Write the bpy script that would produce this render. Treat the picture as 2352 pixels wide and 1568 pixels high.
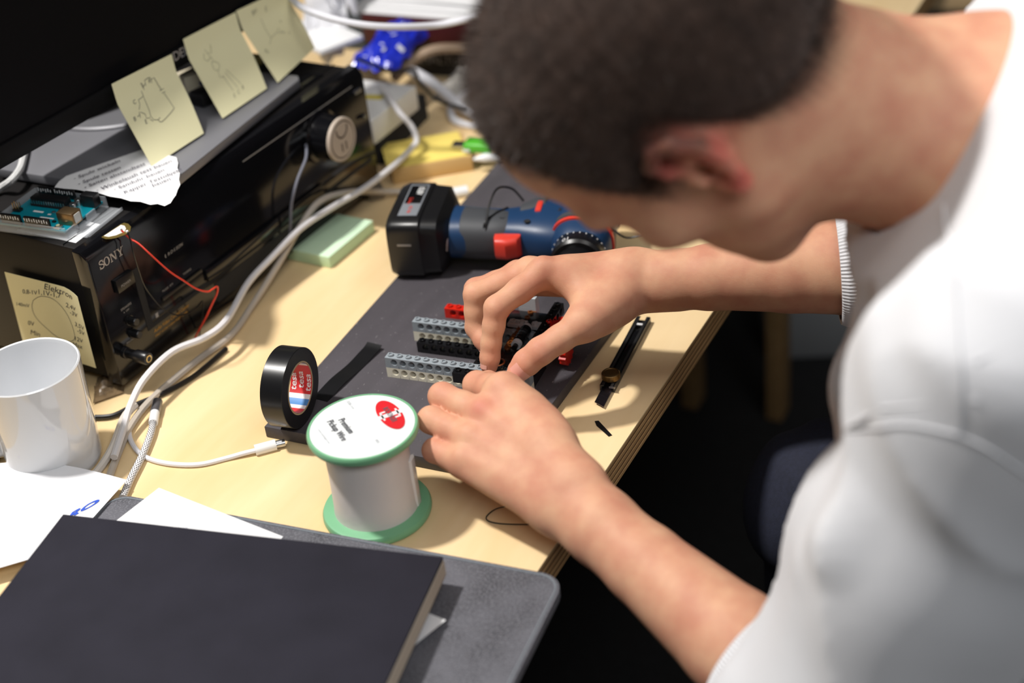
import bpy, bmesh, math, random
import numpy as np
from mathutils import Vector, Matrix, noise

for o in list(bpy.data.objects): bpy.data.objects.remove(o)
S = bpy.context.scene
COL = S.collection
T = 0.74                      # height of the desk top above the floor

# ---------------------------------------------------------------- camera
cd = bpy.data.cameras.new('camera'); cam = bpy.data.objects.new('camera', cd); COL.objects.link(cam)
cam.matrix_world = Matrix(((0.89265, -0.16929, 0.41775, 0.40017),
                           (0.44050, 0.52408, -0.72890, -0.85988),
                           (-0.09554, 0.83467, 0.54240, 0.71097 + T),
                           (0, 0, 0, 1)))
cd.sensor_width = 36.0; cd.lens = 3488.0 / 2352.0 * 36.0
cd.clip_start = 0.05; cd.clip_end = 60
cd.dof.use_dof = True; cd.dof.focus_distance = 1.195; cd.dof.aperture_fstop = 3.2
S.camera = cam

# ---------------------------------------------------------------- light and exposure
S.view_settings.view_transform = 'Standard'; S.view_settings.look = 'None'
S.view_settings.gamma = 1.0; S.view_settings.use_curve_mapping = False
S.view_settings.exposure = 0.42
W = bpy.data.worlds.new('world'); S.world = W; W.use_nodes = True
W.node_tree.nodes['Background'].inputs[0].default_value = (0.80, 0.86, 1.0, 1)
W.node_tree.nodes['Background'].inputs[1].default_value = 0.03

def lamp(name, kind, loc, energy, size, target, color=(1, 1, 1), sy=None):
    l = bpy.data.lights.new(name, kind); l.energy = energy; l.color = color
    if kind == 'AREA':
        l.size = size
        if sy: l.shape = 'RECTANGLE'; l.size_y = sy
    else: l.shadow_soft_size = size
    o = bpy.data.objects.new(name, l); COL.objects.link(o); o.location = loc
    o.rotation_euler = (Vector(target) - Vector(loc)).to_track_quat('-Z', 'Y').to_euler()
    return o
lamp('ceiling_spot', 'POINT', (-0.78, -0.30, T + 1.50), 94, 0.055, (0, 0, T), (1.0, 0.97, 0.93))
lamp('overhead_fill', 'AREA', (0.70, 0.20, T + 1.75), 5.0, 0.9, (0, 0, T), (1.0, 0.97, 0.94), 0.6)
lamp('overhead_fill', 'AREA', (1.1, -1.3, T + 1.80), 15.0, 1.4, (0.2, 0, T), (0.94, 0.97, 1.0), 0.6)  # added fill on the camera side, placed to brighten the sweatshirt and sleeve

# ---------------------------------------------------------------- materials
def mat(name, rgb, rough=0.5, metal=0.0, spec=0.5, var=0.0, vscale=40.0, bump=0.0, bscale=200.0, coat=0.0,
        trans=0.0, alpha=1.0, sss=0.0, sheen=0.0, aniso=None):
    m = bpy.data.materials.new(name); m.use_nodes = True
    nt = m.node_tree; b = nt.nodes['Principled BSDF']
    c = tuple(rgb) + (1,)
    b.inputs['Base Color'].default_value = c
    b.inputs['Roughness'].default_value = rough; b.inputs['Metallic'].default_value = metal
    b.inputs['Specular IOR Level'].default_value = spec
    if coat: b.inputs['Coat Weight'].default_value = coat; b.inputs['Coat Roughness'].default_value = 0.06
    if trans: b.inputs['Transmission Weight'].default_value = trans; b.inputs['IOR'].default_value = 1.25
    if alpha < 1: b.inputs['Alpha'].default_value = alpha
    if sss:
        b.inputs['Subsurface Weight'].default_value = sss; b.inputs['Subsurface Radius'].default_value = (1.0, 0.35, 0.18)
        b.inputs['Subsurface Scale'].default_value = 0.004
    if sheen: b.inputs['Sheen Weight'].default_value = sheen; b.inputs['Sheen Roughness'].default_value = 0.5
    tc = nt.nodes.new('ShaderNodeTexCoord')
    if var:
        n = nt.nodes.new('ShaderNodeTexNoise'); n.inputs['Scale'].default_value = vscale; n.inputs['Detail'].default_value = 4
        nt.links.new(tc.outputs['Object'], n.inputs['Vector'])
        mp = nt.nodes.new('ShaderNodeMapRange'); mp.inputs[1].default_value = 0.3; mp.inputs[2].default_value = 0.7
        mp.inputs[3].default_value = 1 - var; mp.inputs[4].default_value = 1 + var
        nt.links.new(n.outputs['Fac'], mp.inputs[0])
        mx = nt.nodes.new('ShaderNodeVectorMath'); mx.operation = 'SCALE'; mx.inputs[0].default_value = rgb
        nt.links.new(mp.outputs[0], mx.inputs['Scale']); nt.links.new(mx.outputs[0], b.inputs['Base Color'])
    if bump:
        n2 = nt.nodes.new('ShaderNodeTexNoise'); n2.inputs['Scale'].default_value = bscale; n2.inputs['Detail'].default_value = 5
        nt.links.new(tc.outputs['Object'], n2.inputs['Vector'])
        bp = nt.nodes.new('ShaderNodeBump'); bp.inputs['Strength'].default_value = bump; bp.inputs['Distance'].default_value = 0.001
        nt.links.new(n2.outputs['Fac'], bp.inputs['Height']); nt.links.new(bp.outputs[0], b.inputs['Normal'])
    return m

def sr(r, g, b):                     # sRGB 0..255 to linear
    f = lambda c: (c / 255 / 12.92) if c / 255 <= 0.04045 else ((c / 255 + 0.055) / 1.055) ** 2.4
    return (f(r), f(g), f(b))

def wood(name, c1, c2, scale=(3, 40, 40), rough=0.45, rings=0.3):
    m = mat(name, c1, rough); nt = m.node_tree; b = nt.nodes['Principled BSDF']
    tc = nt.nodes.new('ShaderNodeTexCoord'); mp = nt.nodes.new('ShaderNodeMapping'); mp.inputs['Scale'].default_value = scale
    nt.links.new(tc.outputs['Object'], mp.inputs['Vector'])
    n = nt.nodes.new('ShaderNodeTexNoise'); n.inputs['Scale'].default_value = 1.0; n.inputs['Detail'].default_value = 6
    n.inputs['Distortion'].default_value = 0.6
    nt.links.new(mp.outputs[0], n.inputs['Vector'])
    n2 = nt.nodes.new('ShaderNodeTexNoise'); n2.inputs['Scale'].default_value = 8.0; n2.inputs['Detail'].default_value = 3
    nt.links.new(mp.outputs[0], n2.inputs['Vector'])
    ad = nt.nodes.new('ShaderNodeMath'); ad.operation = 'MULTIPLY_ADD'; ad.inputs[1].default_value = rings
    nt.links.new(n2.outputs['Fac'], ad.inputs[0]); nt.links.new(n.outputs['Fac'], ad.inputs[2])
    cr = nt.nodes.new('ShaderNodeValToRGB'); cr.color_ramp.elements[0].position = 0.42; cr.color_ramp.elements[1].position = 0.86
    cr.color_ramp.elements[0].color = tuple(c1) + (1,); cr.color_ramp.elements[1].color = tuple(c2) + (1,)
    nt.links.new(ad.outputs[0], cr.inputs[0]); nt.links.new(cr.outputs[0], b.inputs['Base Color'])
    bp = nt.nodes.new('ShaderNodeBump'); bp.inputs['Strength'].default_value = 0.08; bp.inputs['Distance'].default_value = 0.0006
    nt.links.new(n2.outputs['Fac'], bp.inputs['Height']); nt.links.new(bp.outputs[0], b.inputs['Normal'])
    return m

def speckle(name, base, fleck, scale=900, thr=0.68, rough=0.8, stretch=(1, 1, 1), var=0.15):
    m = mat(name, base, rough, bump=0.12, bscale=600); nt = m.node_tree; b = nt.nodes['Principled BSDF']
    tc = nt.nodes.new('ShaderNodeTexCoord'); mp = nt.nodes.new('ShaderNodeMapping'); mp.inputs['Scale'].default_value = stretch
    nt.links.new(tc.outputs['Object'], mp.inputs['Vector'])
    n = nt.nodes.new('ShaderNodeTexNoise'); n.inputs['Scale'].default_value = scale; n.inputs['Detail'].default_value = 2
    nt.links.new(mp.outputs[0], n.inputs['Vector'])
    n2 = nt.nodes.new('ShaderNodeTexNoise'); n2.inputs['Scale'].default_value = 30; n2.inputs['Detail'].default_value = 5
    nt.links.new(mp.outputs[0], n2.inputs['Vector'])
    cr = nt.nodes.new('ShaderNodeValToRGB'); cr.color_ramp.elements[0].position = thr; cr.color_ramp.elements[1].position = min(thr + 0.06, 1)
    cr.color_ramp.elements[0].color = (0, 0, 0, 1); cr.color_ramp.elements[1].color = (1, 1, 1, 1)
    nt.links.new(n.outputs['Fac'], cr.inputs[0])
    mp2 = nt.nodes.new('ShaderNodeMapRange'); mp2.inputs[1].default_value = 0.3; mp2.inputs[2].default_value = 0.7
    mp2.inputs[3].default_value = 1 - var; mp2.inputs[4].default_value = 1 + var
    nt.links.new(n2.outputs['Fac'], mp2.inputs[0])
    sc = nt.nodes.new('ShaderNodeVectorMath'); sc.operation = 'SCALE'; sc.inputs[0].default_value = base
    nt.links.new(mp2.outputs[0], sc.inputs['Scale'])
    mx = nt.nodes.new('ShaderNodeMix'); mx.data_type = 'RGBA'; mx.inputs[7].default_value = tuple(fleck) + (1,)
    nt.links.new(cr.outputs[0], mx.inputs[0]); nt.links.new(sc.outputs[0], mx.inputs[6]); nt.links.new(mx.outputs[2], b.inputs['Base Color'])
    return m

M = dict(
    desk=wood('birch_veneer', sr(238, 212, 168), sr(226, 194, 142), (14, 2.2, 14), 0.42, 0.22),
    ply_light=wood('ply_light', sr(196, 160, 110), sr(160, 122, 78), (60, 3, 200), 0.6),
    ply_dark=wood('ply_dark', sr(120, 86, 52), sr(90, 62, 38), (60, 3, 200), 0.7),
    board=speckle('fibreboard', sr(70, 66, 71), sr(150, 146, 146), 700, 0.71, 0.62, (1.6, 0.35, 1)),
    black=mat('black_plastic', (0.006, 0.006, 0.007), 0.35),
    screen_black=mat('monitor_black', (0.004, 0.004, 0.0045), 0.5, spec=0.2),
    black_gloss=mat('black_gloss', (0.004, 0.004, 0.005), 0.12, spec=0.5),
    black_metal=mat('black_sheet_metal', (0.007, 0.006, 0.006), 0.5, spec=0.22, bump=0.05, bscale=1500),
    black_matte=mat('black_matte', (0.01, 0.01, 0.011), 0.8),
    rubber=mat('dark_rubber', sr(62, 64, 68), 0.6, bump=0.15, bscale=1500),
    white=mat('white_plastic', (0.8, 0.8, 0.8), 0.35),
    paper=mat('paper', (0.74, 0.74, 0.75), 0.9),
    ink=mat('ink', (0.04, 0.04, 0.05), 0.8),
    ink_blue=mat('blue_ink', sr(40, 80, 190), 0.8),
    silver=mat('silver', (0.55, 0.55, 0.56), 0.35, 1.0),
    grey_text=mat('grey_print', (0.32, 0.30, 0.28), 0.5),
    gold_text=mat('gold_print', sr(190, 140, 60), 0.5),
)

# ---------------------------------------------------------------- geometry helpers
def tag(o, label=None, cat=None, group=None, kind=None):
    if label: o['label'] = label
    if cat: o['category'] = cat
    if group: o['group'] = group
    if kind: o['kind'] = kind
    return o

def thing(name, loc=(0, 0, 0), rz=0.0, label=None, cat=None, group=None):
    o = bpy.data.objects.new(name, None); COL.objects.link(o)
    o.empty_display_size = 0.02
    o.matrix_world = Matrix.Translation(Vector(loc)) @ Matrix.Rotation(rz, 4, 'Z')
    return tag(o, label, cat, group)

def wm(o):
    m = o.matrix_basis.copy()
    while o.parent: o = o.parent; m = o.matrix_basis @ m
    return m

class MB:
    """collects shapes in one bmesh; build() links it as one mesh object"""
    def __init__(s): s.bm = bmesh.new(); s.mats = []; s.mi = 0
    def use(s, m):
        if m not in s.mats: s.mats.append(m)
        s.mi = s.mats.index(m); return s
    def _fin(s, geo, M4=None):
        vs = [v for v in geo if isinstance(v, bmesh.types.BMVert)]
        if M4 is not None: bmesh.ops.transform(s.bm, matrix=M4, verts=vs)
        fs = set()
        for v in vs: fs.update(v.link_faces)
        for f in fs: f.material_index = s.mi
        return vs
    def box(s, c, d, M4=None, bev=0.0, seg=2):
        r = bmesh.ops.create_cube(s.bm, size=1.0)['verts']
        bmesh.ops.transform(s.bm, matrix=Matrix.Translation(Vector(c)) @ Matrix.Diagonal((d[0], d[1], d[2], 1)), verts=r)
        if bev:
            es = set()
            for v in r: es.update(v.link_edges)
            g = bmesh.ops.bevel(s.bm, geom=list(es), offset=bev, segments=seg, profile=0.5, affect='EDGES')
            r = list({v for f in g['faces'] for v in f.verts})
        s._fin(r, M4); return s
    def raw(s, vs, fs, M4=None):
        nv = [s.bm.verts.new(Vector(v) if M4 is None else M4 @ Vector(v)) for v in vs]
        for f in fs:
            try: fc = s.bm.faces.new([nv[i] for i in f]); fc.material_index = s.mi
            except ValueError: pass
        return s
    def cyl(s, a, b, r0, r1=None, seg=24, cap=True):
        a = Vector(a); b = Vector(b); r1 = r0 if r1 is None else r1
        q = (b - a).to_track_quat('Z', 'Y').to_matrix()
        vs = []; n = seg
        for p, r in ((a, r0), (b, r1)):
            for i in range(n):
                t = 2 * math.pi * i / n; vs.append(p + q @ Vector((r * math.cos(t), r * math.sin(t), 0)))
        fs = [(i, (i + 1) % n, n + (i + 1) % n, n + i) for i in range(n)]
        if cap: fs += [tuple(range(n))[::-1], tuple(range(n, 2 * n))]
        return s.raw(vs, fs)
    def lathe(s, prof, seg=48, M4=None, closed=False):
        vs = []; n = seg
        for r, z in prof:
            for i in range(n):
                t = 2 * math.pi * i / n; vs.append((r * math.cos(t), r * math.sin(t), z))
        m = len(prof); fs = []
        for k in range(m if closed else m - 1):
            k2 = (k + 1) % m
            for i in range(n):
                j = (i + 1) % n; fs.append((k * n + i, k * n + j, k2 * n + j, k2 * n + i))
        if not closed:
            if prof[0][0] > 1e-6: fs.append(tuple(range(n))[::-1])
            if prof[-1][0] > 1e-6: fs.append(tuple(range((m - 1) * n, m * n)))
        s.raw(vs, fs, M4)
        return s
    def tube(s, pts, r, seg=8, sub=6, cap=True, closed=False, rad=None):
        P_ = smooth(pts, sub, closed) if sub > 1 else [Vector(p) for p in pts]
        n = len(P_); vs = []; up = None
        for i, p in enumerate(P_):
            if closed: t = (P_[(i + 1) % n] - P_[i - 1])
            else: t = P_[min(i + 1, n - 1)] - P_[max(i - 1, 0)]
            t.normalize()
            if up is None: up = t.orthogonal().normalized()
            up = (up - t * up.dot(t)).normalized(); w = t.cross(up)
            rr = r if rad is None else r * rad(i / (n - 1))
            for k in range(seg):
                a = 2 * math.pi * k / seg; vs.append(p + up * (rr * math.cos(a)) + w * (rr * math.sin(a)))
        fs = []
        for i in range(n if closed else n - 1):
            j = (i + 1) % n
            for k in range(seg): fs.append((i * seg + k, i * seg + (k + 1) % seg, j * seg + (k + 1) % seg, j * seg + k))
        if cap and not closed: fs += [tuple(range(seg))[::-1], tuple(range((n - 1) * seg, n * seg))]
        return s.raw(vs, fs)
    def prism(s, poly, z0, z1, M4=None, bev=0.0):
        n = len(poly); vs = [(x, y, z0) for x, y in poly] + [(x, y, z1) for x, y in poly]
        fs = [tuple(range(n))[::-1], tuple(range(n, 2 * n))] + [(i, (i + 1) % n, n + (i + 1) % n, n + i) for i in range(n)]
        if not bev: return s.raw(vs, fs, M4)
        nv = [s.bm.verts.new(v) for v in vs]; ff = [s.bm.faces.new([nv[i] for i in f]) for f in fs]
        es = set()
        for f in ff[:2]: es.update(f.edges)
        g = bmesh.ops.bevel(s.bm, geom=list(es), offset=bev, segments=2, profile=0.5, affect='EDGES')
        vv = {v for f in g['faces'] for v in f.verts} | {v for v in nv if v.is_valid}
        s._fin(list(vv), M4); return s
    def sheet(s, f, nu, nv, th=0.0):
        vs = []; A = [[Vector(f(i / nu, j / nv)) for i in range(nu + 1)] for j in range(nv + 1)]
        for j in range(nv + 1):
            for i in range(nu + 1): vs.append(A[j][i])
        fs = [(j * (nu + 1) + i, j * (nu + 1) + i + 1, (j + 1) * (nu + 1) + i + 1, (j + 1) * (nu + 1) + i) for j in range(nv) for i in range(nu)]
        if th:
            N = len(vs); lo = []
            for j in range(nv + 1):
                for i in range(nu + 1):
                    du = A[j][min(i + 1, nu)] - A[j][max(i - 1, 0)]; dv = A[min(j + 1, nv)][i] - A[max(j - 1, 0)][i]
                    nn = du.cross(dv); nn.normalize(); lo.append(A[j][i] - nn * th)
            vs += lo; fs2 = [tuple(N + k for k in f)[::-1] for f in fs]; w = nu + 1
            bd = [i for i in range(nu + 1)] + [j * w + nu for j in range(1, nv + 1)] + [nv * w + i for i in range(nu - 1, -1, -1)] + [j * w for j in range(nv - 1, 0, -1)]
            for a, b in zip(bd, bd[1:] + bd[:1]): fs2.append((b, a, N + a, N + b))
            fs = fs + fs2
        return s.raw(vs, fs)
    def ribbon(s, pts, w, z=0.0, fmap=None, sub=4):
        """flat stroke in 2-D; fmap lifts (x,y) to 3-D"""
        P_ = [p.to_2d() for p in smooth([(x, y, 0) for x, y in pts], sub)] if sub > 1 and len(pts) > 2 else [Vector(p) for p in pts]
        n = len(P_); vs = []
        for i in range(n):
            t = P_[min(i + 1, n - 1)] - P_[max(i - 1, 0)]
            t = t.normalized() if t.length > 1e-9 else Vector((1, 0)); q = Vector((-t.y, t.x)) * w / 2
            for sgn in (1, -1):
                c = P_[i] + q * sgn; vs.append(fmap(c.x, c.y) if fmap else (c.x, c.y, z))
        return s.raw(vs, [(2 * i, 2 * i + 1, 2 * i + 3, 2 * i + 2) for i in range(n - 1)])
    def mesh(s, name, angle=35):
        me = bpy.data.meshes.new(name)
        bmesh.ops.recalc_face_normals(s.bm, faces=s.bm.faces[:])
        s.bm.to_mesh(me); s.bm.free()
        for m in s.mats: me.materials.append(m)
        if angle is not None and len(me.polygons):
            me.polygons.foreach_set('use_smooth', [True] * len(me.polygons)); me.set_sharp_from_angle(angle=math.radians(angle))
        return me
    def build(s, name, m=None, parent=None, world=False, angle=35, loc=None, rz=0.0):
        if m is not None: s.mats = [m] + [x for x in s.mats if x is not m] if not s.mats else s.mats
        if world and parent is not None:
            bmesh.ops.transform(s.bm, matrix=wm(parent).inverted(), verts=s.bm.verts[:])
        if world and parent is None and loc is not None:
            bmesh.ops.transform(s.bm, matrix=(Matrix.Translation(Vector(loc)) @ Matrix.Rotation(rz, 4, 'Z')).inverted(), verts=s.bm.verts[:])
        o = bpy.data.objects.new(name, s.mesh(name, angle)); COL.objects.link(o)
        if parent: o.parent = parent
        if loc is not None: o.matrix_basis = Matrix.Translation(Vector(loc)) @ Matrix.Rotation(rz, 4, 'Z')
        return o

def smooth(pts, sub=6, closed=False):
    p = [Vector(q) for q in pts]; n = len(p); out = []
    if n < 3: return p
    for i in range(n if closed else n - 1):
        if closed: a, b, c, d = p[i - 1], p[i], p[(i + 1) % n], p[(i + 2) % n]
        else: a, b, c, d = p[max(i - 1, 0)], p[i], p[i + 1], p[min(i + 2, n - 1)]
        for k in range(sub):
            t = k / sub
            out.append(0.5 * ((2 * b) + (c - a) * t + (2 * a - 5 * b + 4 * c - d) * t * t + (3 * b - a - 3 * c + d) * t ** 3))
    if not closed: out.append(p[-1])
    return out

def text_data(body, size, shear=0.0, spacing=1.0, align='LEFT', thin=0.0, extrude=0.0, scale_x=1.0):
    cu = bpy.data.curves.new('t', 'FONT'); cu.body = body; cu.size = size; cu.shear = shear
    cu.space_character = spacing; cu.align_x = align; cu.offset = thin; cu.extrude = extrude; cu.resolution_u = 3
    o = bpy.data.objects.new('t', cu); me = bpy.data.meshes.new_from_object(o)
    V = [Vector((v.co.x * scale_x, v.co.y, v.co.z)) for v in me.vertices]; Fc = [tuple(p.vertices) for p in me.polygons]
    bpy.data.objects.remove(o); bpy.data.curves.remove(cu); bpy.data.meshes.remove(me)
    return V, Fc

def text(parent, body, size, m, M4, name='lettering', **k):
    V, Fc = text_data(body, size, **k)
    b = MB(); b.use(m).raw(V, Fc, M4); return b.build(name, m, parent, angle=None)

def text_on(b, body, size, fmap, x, y, ang=0.0, **k):
    """adds lettering to builder b, lifted by fmap(x,y)"""
    V, Fc = text_data(body, size, **k); ca, sa = math.cos(ang), math.sin(ang)
    b.raw([fmap(x + v.x * ca - v.y * sa, y + v.x * sa + v.y * ca) for v in V], Fc); return b

def frame(o, x, y):
    """4x4 matrix from origin, x axis and approximate y axis"""
    o = Vector(o); x = Vector(x).normalized(); z = x.cross(Vector(y)).normalized(); y = z.cross(x)
    return Matrix(((x.x, y.x, z.x, o.x), (x.y, y.y, z.y, o.y), (x.z, y.z, z.z, o.z), (0, 0, 0, 1)))

def cable(name, pts, r, m, label, cat='cable', seg=8, group=None, sub=6):
    b = MB().use(m); b.tube(pts, r, seg, sub); o = b.build(name, m, None, world=True, loc=pts[0])
    return tag(o, label, cat, group)

VOX = 0.0017

# ================================================================ setting
b = MB().use(mat('floor_carpet', sr(26, 26, 28), 0.9, var=0.25, vscale=60))
b.box((0, 0, -0.02), (9, 9, 0.04)); tag(b.build('floor'), kind='structure')
wallm = mat('wall_paint', sr(84, 82, 80), 0.9)
for nm, c, d in (('wall_back', (0, 4.55, 1.4), (9, 0.1, 2.8)), ('wall_left', (-4.55, 0, 1.4), (0.1, 9, 2.8)),
                 ('wall_right', (4.55, 0, 1.4), (0.1, 9, 2.8)), ('wall_front', (0, -4.55, 1.4), (9, 0.1, 2.8))):
    b = MB().use(wallm); b.box(c, d); tag(b.build(nm), kind='structure')
b = MB().use(mat('ceiling_paint', sr(110, 108, 106), 0.9)); b.box((0, 0, 2.85), (9.2, 9.2, 0.1)); tag(b.build('ceiling'), kind='structure')

# ---------------------------------------------------------------- desk
desk = thing('desk', (0, 0, 0), 0, 'birch plywood desk with a bare laminated edge carrying all the clutter', 'desk')
TH = 0.027; Y0, Y1, X0 = -0.62, 1.08, -0.92
b = MB().use(M['desk']); b.box(((X0) / 2, (Y0 + Y1) / 2, T - 0.0007), (-X0, Y1 - Y0, 0.0014)); b.build('veneer', None, desk)
n = 9; h = (TH - 0.0014) / n
b = MB()
for i in range(n):
    b.use(M['ply_dark'] if i % 2 else M['ply_light'])
    ins = 0.0006 if i % 2 else 0.0
    b.box(((X0 - ins) / 2, (Y0 + Y1) / 2, T - 0.0014 - h * (i + 0.5)), (-X0 - ins, Y1 - Y0 - 2 * ins, h))
b.build('plywood_core', None, desk)
for x, y in ((-0.352, 1.022), (-0.214, 1.034), (-0.05, -0.58), (-0.8, -0.58), (-0.86, 1.03)):
    b = MB().use(M['ply_light']); b.box((x, y, (T - TH) / 2), (0.026, 0.045, T - TH - 0.0002), bev=0.002); b.build('leg', None, desk)

# ---------------------------------------------------------------- boards on the desk
BT = 0.011
b = MB().use(M['board'])
b.prism([(-0.2760, -0.0935), (-0.0665, -0.0835), (-0.0705, 0.250), (-0.2965, 0.250)][::1], T + 0.0002, T + BT, bev=0.0006)
tag(b.build('fibreboard', None, None, world=True, loc=(-0.17, 0.08, T)), 'dark grey fibreboard sheet lying under the brick model and drill', 'board')
b = MB().use(M['board'])
b.prism([(-0.2972, 0.2515), (-0.2155, 0.2515), (-0.2275, 0.60), (-0.3180, 0.60)], T + 0.0002, T + BT, bev=0.0006)
tag(b.build('fibreboard', None, None, world=True, loc=(-0.26, 0.42, T)), 'narrow dark grey fibreboard strip running on behind the drill', 'board')

# ================================================================ audio receiver (local: x along the front, y into the case, z up)
RA = math.radians(86.3); RW, RD, RB, RT = 0.393, 0.34, 0.010, 0.139
rec = thing('audio_receiver', (-0.429, -0.0835, T), RA, 'black hi-fi receiver under the monitor with an open front flap', 'receiver')
RM = Matrix.Translation((-0.429, -0.0835, T)) @ Matrix.Rotation(RA, 4, 'Z')
b = MB().use(M['black_metal'])
b.prism([(0.012, RB), (0.012, RT - 0.010), (0.016, RT), (RD, RT), (RD, RB)], 0.004, RW - 0.004, Matrix(((0, 0, 1, 0), (1, 0, 0, 0), (0, 1, 0, 0), (0, 0, 0, 1))), bev=0.003)
b.build('case', None, rec)
# front frame with chamfered top
b = MB().use(M['black_gloss'])
b.prism([(0.0, RB), (0.0, RT - 0.008), (0.006, RT), (0.016, RT), (0.016, RB)], 0.0, RW, Matrix(((0, 0, 1, 0), (1, 0, 0, 0), (0, 1, 0, 0), (0, 0, 0, 1))), bev=0.0015)
b.build('front_panel', None, rec)
b = MB().use(M['black'])
b.box((RW / 2, 0.030, RT + 0.0006), (RW - 0.010, 0.0006, 0.0008)); b.box((0.03, 0.12, RT + 0.0006), (0.0008, 0.17, 0.0008))
b.build('seam', None, rec)
for x, y in ((0.03, 0.03), (RW - 0.03, 0.03), (0.03, RD - 0.03), (RW - 0.03, RD - 0.03)):
    b = MB().use(M['black_matte']); b.lathe([(0.012, 0.0002), (0.014, RB + 0.001)], 20, Matrix.Translation((x, y, 0))); b.build('foot', None, rec)
# grooves: dark matte inlays standing proud by a hair
def fbox(name, x0, x1, z0, z1, d0, d1, m, bev=0.0, par=None):
    b = MB().use(m); b.box(((x0 + x1) / 2, (d0 + d1) / 2, (z0 + z1) / 2), (x1 - x0, abs(d1 - d0), z1 - z0), bev=bev); return b.build(name, None, par or rec)
fbox('groove', 0.0425, 0.0495, 0.040, 0.1005, 0.0, -0.0006, M['black_matte'])
fbox('groove', 0.0495, 0.385, 0.0400, 0.0440, 0.0, -0.0006, M['black_matte'])
fl = fbox('display_flap', 0.122, 0.300, 0.045, 0.0565, 0.0, -0.0035, M['black_gloss'], 0.0008)
fbox('recess', 0.131, 0.30, 0.018, 0.037, 0.0, -0.0006, M['black_matte'])
fbox('tuning_bar', 0.066, 0.119, 0.0565, 0.0605, 0.0, -0.0022, M['black'], 0.0008)
pb = fbox('power_button', 0.0186, 0.0392, 0.0920, 0.1043, 0.0, -0.0050, M['black'], 0.0008)
FT = lambda x, z, d=-0.0012: Matrix.Translation((x, d, z)) @ Matrix.Rotation(math.pi / 2, 4, 'X')
text(pb, 'POWER', 0.0034, M['grey_text'], FT(0.0225, 0.0960, -0.0052))
text(rec, 'R·D·S EON', 0.0042, M['grey_text'], FT(0.0852, 0.0912, -0.0003), shear=0.25)
b = MB().use(M['grey_text'])
for rr in (0.0012, 0.0019):
    b.ribbon([(0.0838 - rr * math.cos(t), 0.0926 + rr * math.sin(t)) for t in [math.radians(-60 + 12 * k) for k in range(11)]], 0.0004, 0, lambda x, z: (x, -0.0003, z), 1)
b.build('emblem', None, rec)
text(rec, 'Audio Video Control Center', 0.0046, M['gold_text'], FT(0.0485, 0.0345, -0.0003), shear=0.2, scale_x=0.86)
text(rec, 'DIRECT ACCESS TUNING PRESET TUNING', 0.0028, M['gold_text'], FT(0.0485, 0.0300, -0.0003), scale_x=0.82)
text(rec, 'SPEAKERS', 0.0030, M['grey_text'], FT(0.0195, 0.0735, -0.0003)); text(rec, 'A  OFF', 0.0024, M['grey_text'], FT(0.0215, 0.0700, -0.0003))
text(rec, 'PHONES', 0.0028, M['grey_text'], FT(0.016, 0.0425, -0.0003))
text(rec, 'MODE  PTY', 0.0028, M['grey_text'], FT(0.069, 0.0636, -0.0003)); text(rec, 'TUNING', 0.0028, M['grey_text'], FT(0.097, 0.0650, -0.0003))
fbox('badge', 0.0548, 0.0580, 0.0460, 0.0500, 0.0, -0.0004, M['grey_text'])
# slab-serif word on the front
def serif_word(par, x, z, h, m):
    b = MB().use(m); d = -0.0006; W_ = h
    P3 = lambda px, pz: (x + px * h, d, z + pz * h)
    def poly(pts): b.raw([P3(*p) for p in pts], [tuple(range(len(pts)))])
    # S
    sp = [(0.66, 0.70), (0.58, 0.90), (0.36, 0.96), (0.14, 0.86), (0.13, 0.66), (0.38, 0.53), (0.63, 0.40), (0.66, 0.18), (0.42, 0.04), (0.18, 0.10), (0.08, 0.30)]
    b.ribbon([(p[0] * h, p[1] * h) for p in sp], 0.15 * h, 0, lambda px, pz: (x + px, d, z + pz), 5)
    poly([(0.60, 0.62), (0.70, 0.62), (0.70, 1.0), (0.64, 1.0)]); poly([(0.04, 0.0), (0.10, 0.0), (0.14, 0.38), (0.04, 0.38)])
    # O
    n = 28; o = [(1.18 + 0.46 * math.cos(2 * math.pi * k / n), 0.5 + 0.52 * math.sin(2 * math.pi * k / n)) for k in range(n)]
    i_ = [(1.18 + 0.25 * math.cos(2 * math.pi * k / n), 0.5 + 0.42 * math.sin(2 * math.pi * k / n)) for k in range(n)]
    b.raw([P3(*p) for p in o + i_], [(k, (k + 1) % n, n + (k + 1) % n, n + k) for k in range(n)])
    # N
    poly([(1.82, 0.10), (1.94, 0.10), (1.94, 0.90), (1.82, 0.90)]); poly([(1.80, 1.0), (2.06, 1.0), (2.66, 0.0), (2.46, 0.0)])
    poly([(2.52, 0.0), (2.64, 0.0), (2.64, 0.92), (2.52, 0.92)]); poly([(1.72, 0.0), (2.04, 0.0), (2.04, 0.1), (1.72, 0.1)])
    poly([(1.72, 0.9), (2.1, 0.9), (2.1, 1.0), (1.72, 1.0)]); poly([(2.42, 0.9), (2.74, 0.9), (2.74, 1.0), (2.42, 1.0)])
    # Y
    poly([(2.92, 1.0), (3.14, 1.0), (3.42, 0.46), (3.24, 0.46)]); poly([(3.62, 1.0), (3.76, 1.0), (3.42, 0.42), (3.30, 0.46)])
    poly([(3.22, 0.06), (3.42, 0.06), (3.42, 0.5), (3.22, 0.5)]); poly([(3.08, 0.0), (3.56, 0.0), (3.56, 0.1), (3.08, 0.1)])
    poly([(2.84, 0.91), (3.22, 0.91), (3.22, 1.0), (2.84, 1.0)]); poly([(3.50, 0.91), (3.86, 0.91), (3.86, 1.0), (3.50, 1.0)])
    return b.build('lettering', None, par, angle=None)
serif_word(rec, 0.0098, 0.1190, 0.0076, mat('silver_print', sr(190, 185, 180), 0.4, 0.4))
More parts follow.
